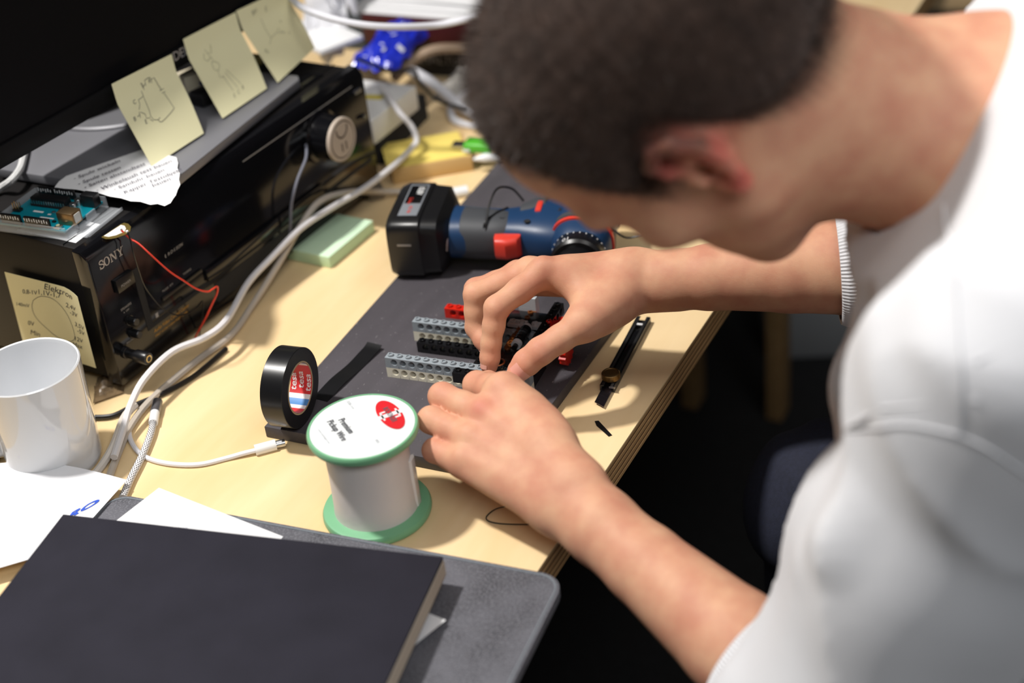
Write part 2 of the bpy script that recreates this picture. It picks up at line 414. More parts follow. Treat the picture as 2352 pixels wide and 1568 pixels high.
# push buttons, jack plug, right-hand buttons
YM = Matrix.Rotation(math.pi / 2, 4, 'X')
def knob(name, x, z, prof, m, par=None, seg=28):
    b = MB().use(m); b.lathe(prof, seg, Matrix.Translation((x, 0, z)) @ YM); return b.build(name, None, par or rec)
for x, z in ((0.0252, 0.0615), (0.0248, 0.0490)):
    knob('speaker_button', x, z, [(0.0046, 0.0), (0.0046, 0.0018), (0.0038, 0.0018), (0.0036, 0.0085), (0.0030, 0.0092), (0, 0.0092)], M['black'])
jk = knob('headphone_adapter', 0.0118, 0.0372, [(0.0052, 0.0), (0.0052, 0.003), (0.0042, 0.0035), (0.0042, 0.012), (0.0056, 0.014), (0.0056, 0.026), (0.0050, 0.027), (0.0034, 0.027)], M['black'])
knob('jack_ring', 0.0118, 0.0372, [(0.0034, 0.0262), (0.0034, 0.0275), (0.0022, 0.0275), (0.0022, 0.0255)], mat('brass', sr(200, 170, 110), 0.3, 1.0), jk)
kn = knob('volume_knob', 0.3125, 0.1010, [(0.026, 0.0), (0.026, 0.003), (0.0225, 0.0042), (0.0215, 0.0225), (0.0205, 0.0235), (0, 0.0235)], M['black_gloss'], seg=48)
cap = knob('badge_disc', 0.3125, 0.1010, [(0.0216, 0.0235), (0.0216, 0.0262), (0.0208, 0.0270), (0.0186, 0.0270), (0.0182, 0.0264), (0.0174, 0.0264), (0.0170, 0.0270), (0, 0.0270)],
           mat('bone_plastic', sr(178, 164, 150), 0.5), kn, 48)
b = MB().use(mat('engraving', sr(62, 52, 46), 0.7))
b.ribbon([(0.0178 * math.cos(2 * math.pi * k / 40), 0.0178 * math.sin(2 * math.pi * k / 40)) for k in range(41)], 0.0010, 0, lambda px, pz: (0.3125 + px, -0.0268, 0.1010 + pz), 1)
fm = lambda px, pz: (0.3125 + px, -0.0272, 0.1010 + pz)
b.ribbon([(-0.0085, 0.0125), (-0.0075, 0.0070), (-0.0030, 0.0030), (0.0030, 0.0030), (0.0075, 0.0070), (0.0085, 0.0125)], 0.0018, 0, fm, 5)
b.ribbon([(-0.0030, -0.0030), (-0.0030, -0.0115)], 0.0018, 0, fm, 1); b.ribbon([(0.0035, -0.0030), (0.0035, -0.0115)], 0.0018, 0, fm, 1)
b.build('engraved_face', None, cap, angle=None)
for x, z, w in ((0.3765, 0.1200, 0.011), (0.381, 0.0915, 0.0055)):
    fbox('input_button', x - w / 2, x + w / 2, z - 0.0022, z + 0.0022, 0.0, -0.004, mat('dark_chrome', sr(120, 122, 130), 0.25, 0.9), 0.0008)
fbox('trim_line', 0.20, 0.372, 0.1265, 0.1272, 0.0, -0.0006, M['grey_text'])
tp = MB().use(M['black_gloss']); tp.box((0.335, 0.035, RT + 0.0008), (0.055, 0.022, 0.0016), bev=0.0006); tp.build('top_window', None, rec)

# ---------------------------------------------------------------- things lying on the receiver
ZR = T + RT
pl = MB().use(mat('anodised_grey', sr(150, 150, 156), 0.42, 0.6, bump=0.05, bscale=2500))
pl.prism([(-0.4220, 0.0055), (-0.4335, 0.2440), (-0.4400, 0.2520), (-0.5900, 0.2470), (-0.6000, 0.0040)], ZR + 0.0022, ZR + 0.0110, bev=0.0012)
tag(pl.build('metal_slab', None, None, world=True, loc=(-0.51, 0.12, ZR + 0.0022)), 'flat silver grey metal slab on the receiver under the monitor foot', 'slab')

# ================================================================ monitor standing on the slab
ZS = ZR + 0.0110
MA = math.radians(84.5)
mon = thing('monitor', (-0.551, 0.10, ZS), MA, 'black widescreen monitor with three yellow notes stuck along its bezel', 'monitor')
# local: x along the screen, y behind the screen, z up (from slab). screen front plane at y = -0.043
FY = -0.0400; XL, XR, ZB, ZT = -0.330, 0.225, 0.0395, 0.345
lean = Matrix.Translation((0, FY, ZB)) @ Matrix.Rotation(math.radians(-4), 4, 'X')
b = MB().use(M['screen_black'])
b.box(((XL + XR) / 2, 0.017, (ZT - ZB) / 2), (XR - XL, 0.030, ZT - ZB), lean, bev=0.003); b.build('housing', None, mon)
b = MB().use(M['screen_black'])
w = 0.018
for c, d in (((0.5 * (XL + XR), 0.001, w / 2), (XR - XL, 0.006, w)), ((0.5 * (XL + XR), 0.001, ZT - ZB - w / 2), (XR - XL, 0.006, w)),
             ((XL + w / 2, 0.001, (ZT - ZB) / 2), (w, 0.006, ZT - ZB - 2 * w)), ((XR - w / 2, 0.001, (ZT - ZB) / 2), (w, 0.006, ZT - ZB - 2 * w))):
    b.box(c, d, lean, bev=0.0015)
b.build('bezel', None, mon)
b = MB().use(mat('dark_screen', (0.002, 0.002, 0.003), 0.55, spec=.15)); b.box(((XL + XR) / 2, 0.0014, (ZT - ZB) / 2), (XR - XL - 2 * w, 0.001, ZT - ZB - 2 * w), lean); b.build('screen', None, mon)
text(mon, 'DELL', 0.0120, mat('logo_silver', sr(200, 200, 205), 0.3, 0.6), lean @ Matrix.Translation((0.0600, -0.0024, 0.0085)) @ Matrix.Rotation(math.pi / 2, 4, 'X'), name='logo', spacing=0.95)
b = MB().use(mat('stand_grey', sr(120, 120, 124), 0.45, 0.5)); b.box((0.052, 0.036, 0.085), (0.10, 0.018, 0.165), bev=0.004); b.build('stand_column', None, mon)
b = MB().use(mat('foot_grey', sr(112, 112, 116), 0.5, 0.3)); b.lathe([(0.082, 0.0), (0.082, 0.0020), (0.080, 0.0035), (0, 0.0035)], 64, Matrix.Translation((0.065, 0.045, 0))); b.build('stand_foot', None, mon)

# ---------------------------------------------------------------- sticky notes (local map: u across 0..1, v down 0..1)
noteY = mat('note_yellow', sr(226, 220, 178), 0.85)
def note(tl, tr, br, bl, curl, label, m=noteY, name='sticky_note', group=None, nrm=None, th=0.00012):
    tl, tr, br, bl = [Vector(p) for p in (tl, tr, br, bl)]
    n = nrm or ((tr - tl).cross(bl - tl)).normalized() * -1
    def f(u, v):
        p = (tl * (1 - u) + tr * u) * (1 - v) + (bl * (1 - u) + br * u) * v
        return p + n * curl(u, v)
    b = MB().use(m); b.sheet(f, 12, 14, th)
    # thickness goes either way; lettering sits proud on both candidates' outer side
    o = b.build(name, None, None, world=True, loc=tl, angle=60)
    tag(o, label, 'sticky note', group)
    def fm(x, y, lift=0.0004): return f(x, 1 - y) + n * lift     # x right, y up, unit square
    return o, fm
def pen(o, fm, strokes, texts, m=M['ink'], w=0.006):
    b = MB().use(m); asp = 1.0
    for s in strokes: b.ribbon(s, w, 0, fm, 3 if len(s) > 3 else 1)
    for t in texts:
        body, size, x, y, ang = t[:5]
        text_on(b, body, size, fm, x, y, math.radians(ang), shear=0.25)
    b.build('handwriting', None, o, world=True, angle=None)

# ================================================================ notes and papers around the monitor
NG = 'notes stuck along the monitor bezel'
cv = lambda u, v: 0.010 * math.sin(min(v * 1.6, 1) * math.pi) * (1 - 0.3 * u) - 0.004 * v
c1 = lambda u, v: -0.0060 * ((v / .2) if v < .2 else (1 - v) / .8) ** 1.0 + 0.003 * math.sin(math.pi * v) * u
o, fm = note((-0.5053,0.0716,0.9520), (-0.4931,0.1425,0.9520), (-0.4509,0.1132,0.8920), (-0.4557,0.0433,0.8920), c1, 'yellow sticky note with a closed circuit diagram, nearest to the torn sheet', group=NG)
pen(o, fm, [[(0.490, 0.846), (0.401, 0.805), (0.386, 0.737), (0.298, 0.724)], [(0.386, 0.737), (0.364, 0.554), (0.342, 0.492)], [(0.298, 0.724), (0.283, 0.669), (0.238, 0.622)], [(0.224, 0.601), (0.194, 0.533)], [(0.238, 0.588), (0.283, 0.547)],
            [(0.164, 0.560), (0.209, 0.567)], [(0.283, 0.547), (0.275, 0.492), (0.327, 0.479)], [(0.342, 0.492), (0.357, 0.438), (0.416, 0.411)], [(0.312, 0.465), (0.342, 0.424)], [(0.416, 0.411), (0.460, 0.424)],
            [(0.490, 0.880), (0.490, 0.812), (0.579, 0.812), (0.579, 0.880), (0.490, 0.880)], [(0.579, 0.853), (0.638, 0.860), (0.668, 0.696)], [(0.638, 0.696), (0.712, 0.696)], [(0.653, 0.656), (0.712, 0.656)], [(0.682, 0.642), (0.712, 0.465), (0.697, 0.424), (0.460, 0.370), (0.416, 0.411)],
            [(0.416, 0.873), (0.446, 0.792), (0.401, 0.805)], [(0.431, 0.873), (0.460, 0.805)]],
    [('R', .06, .535, .83, 0), ('C', .07, .20, .70, 0), ('B', .07, .09, .53, 0), ('E', .07, .22, .44, 0)], w=.006)
o, fm = note((-0.5047,0.1752,0.9520), (-0.4945,0.2455,0.9520), (-0.4500,0.2137,0.8920), (-0.4526,0.1447,0.8920), c1, 'yellow sticky note drawn with a single transistor, middle of the three on the bezel', group=NG)
pen(o, fm, [[(.42, .82), (.38, .72), (.34, .74)], [(.26, .76), (.22, .70), (.26, .66), (.32, .68)], [(.30, .80), (.34, .64)], [(.30, .62), (.28, .54), (.34, .50), (.40, .56), (.34, .62), (.30, .62)],
            [(.33, .50), (.30, .42), (.36, .40)], [(.36, .42), (.40, .20)], [(.42, .44), (.50, .20)], [(.46, .46), (.58, .22)]],
    [('E', .07, .36, .12, 0), ('C', .07, .45, .13, 0), ('B', .07, .56, .15, 0)], w=.006, m=mat('pencil', sr(140, 136, 112), .9))
o, fm = note((-0.4961,0.2486,0.9520), (-0.4820,0.3138,0.9520), (-0.4585,0.3120,0.8920), (-0.4470,0.2279,0.8920), c1, 'yellow sticky note with faint pencil branches, farthest along the bezel', group=NG)
pen(o, fm, [[(.38, .80), (.34, .64), (.34, .50)], [(.34, .50), (.26, .44)], [(.34, .50), (.50, .52), (.56, .56)], [(.50, .50), (.62, .46)], [(.56, .52), (.60, .44)]],
    [('Bas', .08, .26, .86, 20), ('E', .08, .50, .84, 0), ('Ra', .07, .10, .40, -40), ('a', .07, .64, .60, 20), ('n', .07, .66, .40, 0)], w=.006, m=bpy.data.materials['pencil'])
# note on the receiver's side
def rs(p, d=0.0008): return RM @ Vector((-d, p[0], p[1]))
cs = lambda u, v: 0.010 * max(0, u - 0.72) ** 1.5 * (1.4 - v) * 4 + 0.0006
o, fm = note(rs((0.1052,0.1016)), rs((0.0119,0.1021)), rs((0.0223,0.0250)), rs((0.1112,0.0182)), cs, 'cream sticky note with a dial sketch on the receiver side behind the mug')
o['category'] = 'sticky note'
pen(o, fm, [[(.30, .72), (.42, .80), (.58, .80), (.70, .68), (.76, .50), (.76, .34), (.66, .27), (.52, .30), (.40, .38), (.28, .50), (.26, .62), (.30, .72)]],
    [('Elektron', .11, .48, .91, -4), ('1,1V-1,7', .09, .38, .82, 4), ('0,8-1V', .075, .18, .78, 8), ('140mV', .065, .04, .60, 4), ('0V', .08, .14, .38, 0), ('Min', .09, .14, .26, -4),
     ('2,4V', .085, .72, .74, 0), ('-3V', .085, .76, .66, 0), ('3,5V', .085, .80, .52, 0), ('-5V', .085, .82, .44, 0), ('12V', .085, .74, .31, 0), ('Max', .085, .70, .22, 0)], w=.005)
# torn sheet with a to-do list lying across slab and receiver
tp_ = [(-0.5164,-0.0143,0.8925),(-0.5202,-0.0037,0.8925),(-0.5208,0.0063,0.8925),(-0.5038,0.0377,0.8925),(-0.4855,0.0701,0.8925),(-0.4630,0.0673,0.8925),(-0.4449,0.0643,0.8925),(-0.4363,0.0553,0.8925),(-0.4306,0.0466,0.8925),(-0.4225,0.0395,0.8925),(-0.4155,0.0289,0.8925),(-0.4082,0.0210,0.8925),(-0.4045,0.0123,0.8925),(-0.4000,0.0039,0.8925),(-0.3983,-0.0019,0.8925),(-0.3956,-0.0091,0.8925),(-0.3973,-0.0151,0.8925),(-0.4057,-0.0136,0.8925),(-0.4110,-0.0167,0.8925),(-0.4231,-0.0146,0.8925),(-0.4319,-0.0163,0.8925),(-0.4438,-0.0141,0.8925),(-0.4558,-0.0143,0.8925),(-0.4700,-0.0119,0.8925),(-0.4816,-0.0127,0.8925),(-0.4937,-0.0121,0.8925),(-0.5049,-0.0136,0.8925)]
cx = Vector((sum(p[0] for p in tp_) / len(tp_), sum(p[1] for p in tp_) / len(tp_), tp_[0][2]))
b = MB().use(M['paper']); n = len(tp_)
mid = [cx.lerp(Vector(p), 0.6) for p in tp_]
vs = [cx] + mid + [Vector(p) for p in tp_]; fs = []
for i in range(n):
    j = (i + 1) % n; fs += [(0, 1 + i, 1 + j), (1 + i, 1 + n + i, 1 + n + j, 1 + j)]
N = len(vs); vs += [v - Vector((0, 0, 0.00015)) for v in vs]; fs += [tuple(N + k for k in f)[::-1] for f in fs]
fs += [(1 + n + i, N + 1 + n + i, N + 1 + n + (i + 1) % n, 1 + n + (i + 1) % n) for i in range(n)]
b.raw(vs, fs); o = b.build('torn_sheet', None, None, world=True, loc=cx); tag(o, 'torn white sheet with a handwritten list lying on the receiver under the notes', 'paper')
b = MB().use(mat('pen_grey', sr(70, 66, 80), .9)); ux = (Vector((-0.4866,0.0475,0.8930)) - Vector((-0.5084,0.0011,0.8930))); ux.z = 0; ux.normalize(); uy = Vector((-ux.y, ux.x, 0))
for tx, o0 in zip(('- Spule wickeln', '- Spule testen', '- Saiten abstandtest', '- Winkelaush test bauen', '- Sanduhr bauen', '- Kapper Testobjekt', 'bauen'), [(-0.5068,0.0003,0.8932),(-0.4960,-0.0067,0.8932),(-0.4861,-0.0105,0.8932),(-0.4715,-0.0121,0.8932),(-0.4573,-0.0064,0.8932),(-0.4469,-0.0124,0.8932),(-0.4284,0.0091,0.8932)]):
    text_on(b, tx, 0.0078, lambda x, y, o0=o0: Vector(o0) + ux * x + uy * y + Vector((0, 0, 0.0005)), 0, 0, math.radians(1), shear=0.35, scale_x=0.95)
b.build('handwriting', None, o, world=True, angle=None)

# ---------------------------------------------------------------- white card and controller board
ZC = ZR + 0.0002
A_ = Vector((-0.4616,-0.0682,0.8830)); A_.z = ZC + 0.0006
aw = (Vector((-0.4652,-0.0115,0.8830)) - Vector((-0.4616,-0.0682,0.8830))); aw.z = 0; aw.normalize(); al = Vector((-aw.y, aw.x, 0))   # width away from us, length to the left
AM = Matrix(((aw.x, al.x, 0, A_.x), (aw.y, al.y, 0, A_.y), (0, 0, 1, A_.z), (0, 0, 0, 1)))     # local x = width, y = length from the USB end
b = MB().use(M['paper']); cpts = [(-0.4497,-0.0706,0.8795),(-0.4504,-0.0385,0.8795),(-0.4912,-0.0347,0.8795),(-0.5153,-0.0676,0.8795)]
b.prism([(p[0], p[1]) for p in cpts], ZR + 0.0001, ZR + 0.0005); tag(b.build('card', None, None, world=True, loc=cpts[0]), 'white card lying under the clear controller case', 'card')
ard = bpy.data.objects.new('controller_board', None); COL.objects.link(ard); ard.matrix_world = AM
tag(ard, 'teal microcontroller board in a clear plastic case on the receiver', 'circuit board')
clear = mat('clear_acrylic', (0.75, 0.78, 0.82), 0.12, trans=0.0, alpha=0.18)
b = MB().use(clear)
b.box((0.0265, 0.034, 0.0009), (0.058, 0.076, 0.0018), bev=0.0006)
for c, d in (((-0.0015, 0.034, 0.006), (0.0018, 0.074, 0.010)), ((0.0548, 0.034, 0.006), (0.0018, 0.074, 0.010)), ((0.006, -0.0035, 0.005), (0.014, 0.0016, 0.008)), ((0.032, -0.0035, 0.005), (0.012, 0.0016, 0.008)), ((0.0265, 0.0712, 0.006), (0.058, 0.0018, 0.010))):
    b.box(c, d, bev=0.0004)
b.build('clear_case', None, ard)
b = MB().use(clear); b.box((0.030, -0.0115, 0.0008), (0.050, 0.012, 0.0014), bev=0.0005); b.box((0.030, -0.0185, 0.0020), (0.048, 0.0014, 0.0030), bev=0.0005); b.build('case_flap', None, ard)
PZ = 0.0062
b = MB().use(mat('teal_pcb', sr(0, 122, 138), 0.35)); b.box((0.0267, 0.034, PZ), (0.0533, 0.0686, 0.0016)); b.build('pcb', None, ard)
hd = M['black']; tin = mat('tin', (0.6, 0.6, 0.6), 0.3, 1.0); prt = mat('white_print', (0.75, 0.75, 0.75), 0.6)
def apart(name, c, d, m, bev=0.0003, par=None):
    b = MB().use(m); b.box(c, d, bev=bev); return b.build(name, None, par or ard)
PT = PZ + 0.0008
for (x, y, ly, nm) in ((0.0020, 0.0275, 0.0255, 13), (0.0020, 0.0545, 0.0205, 8), (0.0512, 0.0360, 0.0205, 8), (0.0512, 0.0560, 0.0155, 6)):
    h_ = apart('pin_header', (x, y, PT + 0.00425), (0.0025, ly, 0.0085), hd)
    b = MB().use(prt); sx = x - 0.00135 if x < 0.02 else x - 0.00135
    for k in range(int(ly / 0.0025)):
        yy = y - ly / 2 + 0.0017 + k * 0.00254; b.box((sx, yy, PT + 0.0058 + 0.0006 * (k % 2)), (0.0002, 0.0009, 0.0030 - 0.0008 * (k % 3 == 0)))
    b.build('pin_marks', None, h_)
ub = apart('usb_socket', (0.0155, 0.0045, PT + 0.0055), (0.0120, 0.0160, 0.0110), mat('brass_shell', sr(150, 125, 92), 0.3, 0.9), 0.0005)
apart('usb_core', (0.0155, -0.0037, PT + 0.0055), (0.0078, 0.0008, 0.0078), mat('usb_white', (0.55, 0.55, 0.52), 0.5), 0.0008, ub)
apart('power_jack', (0.0455, 0.0050, PT + 0.0055), (0.0090, 0.0140, 0.0110), M['black'], 0.0008)
ch = apart('socketed_chip', (0.0375, 0.0405, PT + 0.0050), (0.0088, 0.0355, 0.0060), M['black'], 0.0004)
apart('chip_socket', (0.0375, 0.0405, PT + 0.0012), (0.0104, 0.0365, 0.0024), M['black_matte'], 0.0002)
for k in range(14):
    for sgn in (-1, 1):
        apart('pin', (0.0375 + sgn * 0.0047, 0.0405 - 0.0165 + k * 0.00254, PT + 0.0040), (0.0006, 0.0013, 0.0032), tin, 0, ch)
for x, y in ((0.0435, 0.0170), (0.0360, 0.0165)):
    b = MB().use(tin); b.lathe([(0.0031, 0), (0.0031, 0.0007), (0.0030, 0.0007), (0.0030, 0.0050), (0.0027, 0.0055), (0, 0.0055)], 20, Matrix.Translation((x, y, PT))); b.build('capacitor', None, ard)
ic = apart('header_block', (0.0220, 0.0645, PT + 0.0012), (0.0050, 0.0076, 0.0024), hd)
for i in range(2):
    for k in range(3): apart('pin', (0.0207 + 0.00254 * i, 0.0620 + 0.00254 * k, PT + 0.0052), (0.0006, 0.0006, 0.0058), mat('gold_pin', sr(150, 130, 90), 0.3, 1.0) if 'gold_pin' not in bpy.data.materials else bpy.data.materials['gold_pin'], 0, ic)
rb = apart('reset_button', (0.0040, 0.0085, PT + 0.0010), (0.0060, 0.0060, 0.0020), tin); b = MB().use(mat('beige', sr(150, 150, 120), 0.5)); b.lathe([(0.0016, 0.0020), (0.0016, 0.0030), (0, 0.0030)], 14, Matrix.Translation((0.0040, 0.0085, PT))); b.build('plunger', None, rb)
b = MB().use(prt)
for x, y, w_, l_ in ((0.0165, 0.030, 0.0016, 0.014), (0.0245, 0.045, 0.0022, 0.010), (0.0225, 0.032, 0.0018, 0.003)): b.box((x, y, PT + 0.0002), (w_, l_, 0.0003))
b.build('printed_marks', None, ard)
for x, y in ((0.020, 0.020), (0.0255, 0.022), (0.026, 0.030), (0.030, 0.026), (0.012, 0.019)): apart('chip_part', (x, y, PT + 0.0007), (0.0024, 0.0030, 0.0013), M['black'] if y < .025 else tin)

# ---------------------------------------------------------------- half piezo disc with wires
pz = thing('piezo_disc', (-0.4294,-0.0429,0.8790), 0, 'cut half of a brass and white piezo disc on the receiver corner', 'piezo disc')
k7 = lambda x, y: (x / 7.128, 420 + y / 7.128)
b = MB().use(mat('piezo_brass', sr(150, 130, 70), 0.35, 0.7)); q = [(-0.4346,-0.0563,0.8793),(-0.4289,-0.0577,0.8793),(-0.4246,-0.0560,0.8793),(-0.4215,-0.0534,0.8793),(-0.4172,-0.0468,0.8793),(-0.4172,-0.0405,0.8793),(-0.4212,-0.0342,0.8793),(-0.4270,-0.0305,0.8793),(-0.4317,-0.0302,0.8793),(-0.4329,-0.0333,0.8793)]
b.prism([(p[0], p[1]) for p in q], ZR + 0.0002, ZR + 0.0005); b.build('brass_plate', None, pz, world=True)
b = MB().use(mat('ceramic_white', (0.72, 0.68, 0.62), 0.5)); q = [(-0.4335,-0.0544,0.8795),(-0.4284,-0.0543,0.8795),(-0.4239,-0.0503,0.8795),(-0.4209,-0.0430,0.8795),(-0.4230,-0.0383,0.8795),(-0.4274,-0.0348,0.8795),(-0.4315,-0.0345,0.8795)]
b.prism([(p[0], p[1]) for p in q], ZR + 0.0005, ZR + 0.0008); b.build('ceramic_layer', None, pz, world=True)
b = MB().use(tin); b.lathe([(0.0012, 0), (0.0010, 0.0010), (0, 0.0013)], 10, Matrix.Translation(Vector((-0.4247,-0.0422,0.8798)))); b.build('solder', None, pz, world=True)
b = MB().use(prt); b.lathe([(0.0013, 0), (0.0011, 0.0010), (0, 0.0013)], 10, Matrix.Translation(Vector((-0.4188,-0.0422,0.8795)))); b.build('solder', None, pz, world=True)
w = [(-0.4227,-0.0442,0.8812),(-0.4174,-0.0424,0.8732),(-0.4106,-0.0415,0.8693),(-0.4035,-0.0402,0.8611),(-0.3971,-0.0367,0.8498),(-0.3921,-0.0322,0.8393),(-0.3875,-0.0253,0.8285),(-0.3836,-0.0165,0.8159),(-0.3816,-0.0064,0.8075),(-0.3813,0.0003,0.8061),(-0.3812,0.0069,0.8049),(-0.3838,0.0079,0.7976),(-0.3903,0.0077,0.7874),(-0.4015,0.0068,0.7704),(-0.4138,0.0055,0.7532),(-0.4217,0.0046,0.7415)]
cb = MB().use(mat('red_wire', sr(214, 62, 42), 0.4)); cb.tube(w, 0.00085, 8, 5); cb.build('red_wire', None, pz, world=True)
w = [(-0.4161,-0.0446,0.8808),(-0.4143,-0.0457,0.8747),(-0.4128,-0.0477,0.8637),(-0.4137,-0.0461,0.8464),(-0.4151,-0.0429,0.8286),(-0.4153,-0.0371,0.8136),(-0.4132,-0.0319,0.8009),(-0.4117,-0.0249,0.7912),(-0.4086,-0.0179,0.7855),(-0.4073,-0.0080,0.7818),(-0.4063,0.0023,0.7816),(-0.4072,0.0120,0.7822),(-0.4078,0.0134,0.7779),(-0.4125,0.0139,0.7650),(-0.4224,0.0148,0.7415)]
cb = MB().use(M['black']); cb.tube(w, 0.0006, 6, 5); cb.build('black_wire', None, pz, world=True)

# ================================================================ mug
mug = thing('mug', (-0.4221, -0.1795, T), 0, 'plain white ceramic mug standing in front of the receiver', 'mug')
cer = mat('glazed_ceramic', (0.74, 0.75, 0.77), 0.08, coat=0.6)
b = MB().use(cer); H_ = 0.0945
b.lathe([(0.0, 0.0030), (0.0290, 0.0030), (0.0310, 0.0002), (0.0340, 0.0004), (0.0362, 0.0035), (0.0370, 0.008), (0.0408, H_ - 0.004), (0.0410, H_ - 0.001), (0.0402, H_), (0.0390, H_ - 0.0008), (0.0384, H_ - 0.004),
         (0.0345, 0.012), (0.0330, 0.0075), (0.0300, 0.0060), (0.0, 0.0060)], 72)
b.build('cup', None, mug)
ha = math.radians(215)
b = MB().use(cer); hp = [(0.0385, 0, 0.078), (0.052, 0, 0.081), (0.064, 0, 0.072), (0.067, 0, 0.052), (0.061, 0, 0.032), (0.049, 0, 0.021), (0.0370, 0, 0.020)]
b.tube([(x * math.cos(ha), x * math.sin(ha), z) for x, _, z in hp], 0.0050, 12, 6); b.build('handle', None, mug)

# ================================================================ wire spool
sp = thing('wire_spool', (-0.1405, -0.1450, T), 0, 'pickup wire spool with mint green flanges and a printed white lid', 'spool')
mint = mat('mint_plastic', sr(118, 176, 134), 0.42); R_ = 0.0408; HS = 0.0775; LEAN = Matrix.Shear('XY', 4, (-0.03, 0.04))
b = MB().use(mint); b.lathe([(0, 0.0002), (R_ - 0.002, 0.0002), (R_ - 0.0006, 0.0012), (R_, 0.003), (R_, 0.0050), (R_ - 0.0010, 0.0070), (R_ - 0.003, 0.0076), (0, 0.0076)], 72, LEAN); b.build('lower_flange', None, sp)
b = MB().use(mint); z = HS - 0.0070; b.lathe([(0, z), (R_ - 0.003, z), (R_ - 0.0008, z + 0.0010), (R_, z + 0.003), (R_, z + 0.0052), (R_ - 0.0008, z + 0.0068), (R_ - 0.0022, z + 0.0070), (R_ - 0.0026, z + 0.0062), (0, z + 0.0062)], 72, LEAN); b.build('upper_flange', None, sp)
b = MB().use(mat('wrapped_core', (0.72, 0.66, 0.63), 0.5, bump=0.25, bscale=120)); b.lathe([(0.0318, 0.0076), (0.0312, 0.014), (0.0306, 0.04), (0.0308, 0.06), (0.0312, z)], 64, LEAN); b.build('wire_core', None, sp)
b = MB().use(mat('film', (0.75, 0.70, 0.67), 0.25))
b.prism([(0.0305, -0.004), (0.0325, -0.003), (0.0335, 0.003), (0.0322, 0.006), (0.0300, 0.004)], 0.0078, 0.048, LEAN @ Matrix.Rotation(math.radians(20), 4, 'Z')); b.build('film_flap', None, sp)
lid = MB().use(mat('label_white', (0.78, 0.80, 0.80), 0.3)); lid.lathe([(0.0382, HS - 0.0008), (0.0382, HS - 0.0003), (0, HS - 0.0003)], 72, LEAN); lid = lid.build('label_disc', None, sp)
# label print: text runs from upper left to lower right in the photograph (axis ut), lines stack towards lower left
zt = HS + 0.0001; ctr = LEAN @ Vector((0, 0, zt))
ut = (Vector((-0.1424,-0.1571,0.8175)) - Vector((-0.1661,-0.1403,0.8175))); ut.z = 0; ut.normalize(); un = Vector((-ut.y, ut.x, 0))
def spt(u, v, dst=Vector(ctr)): return dst + ut * u + un * v + Vector((0, 0, 0.00012))
W2L = lambda p: Vector(p) - Vector((-0.1405, -0.1450, T))
b = MB().use(M['ink'])
o1 = W2L((-0.1636,-0.1418,0.8176)); o2 = W2L((-0.1705,-0.1464,0.8176)); o3 = W2L((-0.1717,-0.1569,0.8176)); o4 = W2L((-0.1699,-0.1199,0.8176)); o5 = W2L((-0.1253,-0.1541,0.8176))
for body, oo, sz in (('Premium', o1, .0072), ('Pickup Wire', o2, .0072)):
    text_on(b, body, sz, lambda x, y, oo=oo: Vector((oo.x, oo.y, zt + .00012)) + ut * x + un * y, 0, 0, 0.0, thin=0.00012, scale_x=0.80)
b.build('lettering', None, lid, angle=None)
b = MB().use(mat('faint_print', sr(150, 155, 160), .7))
for body, oo, sz in (('www.rockinger.com', o3, .0026), ('0,06 mm', o4, .0034), ('042', o5, .0034)):
    text_on(b, body, sz, lambda x, y, oo=oo: Vector((oo.x, oo.y, zt + .00012)) + ut * x + un * y, 0, 0, 0.0)
b.build('small_print', None, lid, angle=None)
ce = W2L((-0.1300,-0.1236,0.8176)); ce.z = zt; red = mat('logo_red', sr(205, 32, 40), 0.4)
b = MB().use(red); n = 40; ea = (W2L((-0.1144,-0.1367,0.8176)) - W2L((-0.1458,-0.1118,0.8176))); ea.z = 0; L1 = ea.length / 2; ea.normalize(); eb = Vector((-ea.y, ea.x, 0)); L2 = 0.0085
ring = [ce + ea * (L1 * math.cos(2 * math.pi * k / n)) + eb * (L2 * math.sin(2 * math.pi * k / n)) + Vector((0, 0, .0001)) for k in range(n)]
b.raw(ring, [tuple(range(n))]); b.build('logo_oval', None, lid, angle=None)
b = MB().use(prt)
for u0, u1, v0, v1 in ((-.0022, .0022, -.0086, .0086), (-.0050, .0050, .0052, .0066), (-.0050, .0050, -.0066, -.0052), (-.0060, -.0044, -.0062, -.0020), (.0044, .0060, .0020, .0062)):
    b.raw([ce + ea * u + eb * v + Vector((0, 0, .0002)) for u, v in ((u0, v0), (u1, v0), (u1, v1), (u0, v1))], [(0, 1, 2, 3)])
b.build('logo_mark', None, lid, angle=None)
b = MB().use(mat('logo_grey', sr(95, 85, 90), .5)); text_on(b, 'ROCKINGER', 0.0058, lambda x, y: ce + ea * x + eb * (y - .0020) + Vector((0, 0, .0003)), 0, 0, 0, align='CENTER', thin=.00012, scale_x=0.62); b.build('logo_lettering', None, lid, angle=None)

# ================================================================ insulating tape roll and strip
tpx = Vector((-0.2530,-0.0895,0.7510)); ZBd = T + BT
TR_, TI_, TW_ = 0.0325, 0.0200, 0.0190
tr = thing('tape_roll', (tpx.x - 0.002, tpx.y + 0.012, ZBd + 0.0003), math.radians(8), 'roll of black insulating tape standing on its rim on the fibreboard', 'tape')
XMt = Matrix.Translation((0, 0, TR_)) @ Matrix.Rotation(math.pi / 2, 4, 'Y')     # lathe axis z -> +x
vinyl = mat('black_vinyl', (0.008, 0.008, 0.009), 0.28, bump=0.04, bscale=60)
b = MB().use(vinyl); h2 = TW_ / 2
b.lathe([(TI_ + 0.0016, -h2), (TR_ - 0.0004, -h2), (TR_, -h2 + 0.0004), (TR_, h2 - 0.0004), (TR_ - 0.0004, h2), (TI_ + 0.0016, h2)], 72, XMt, closed=True); b.build('tape_winding', None, tr)
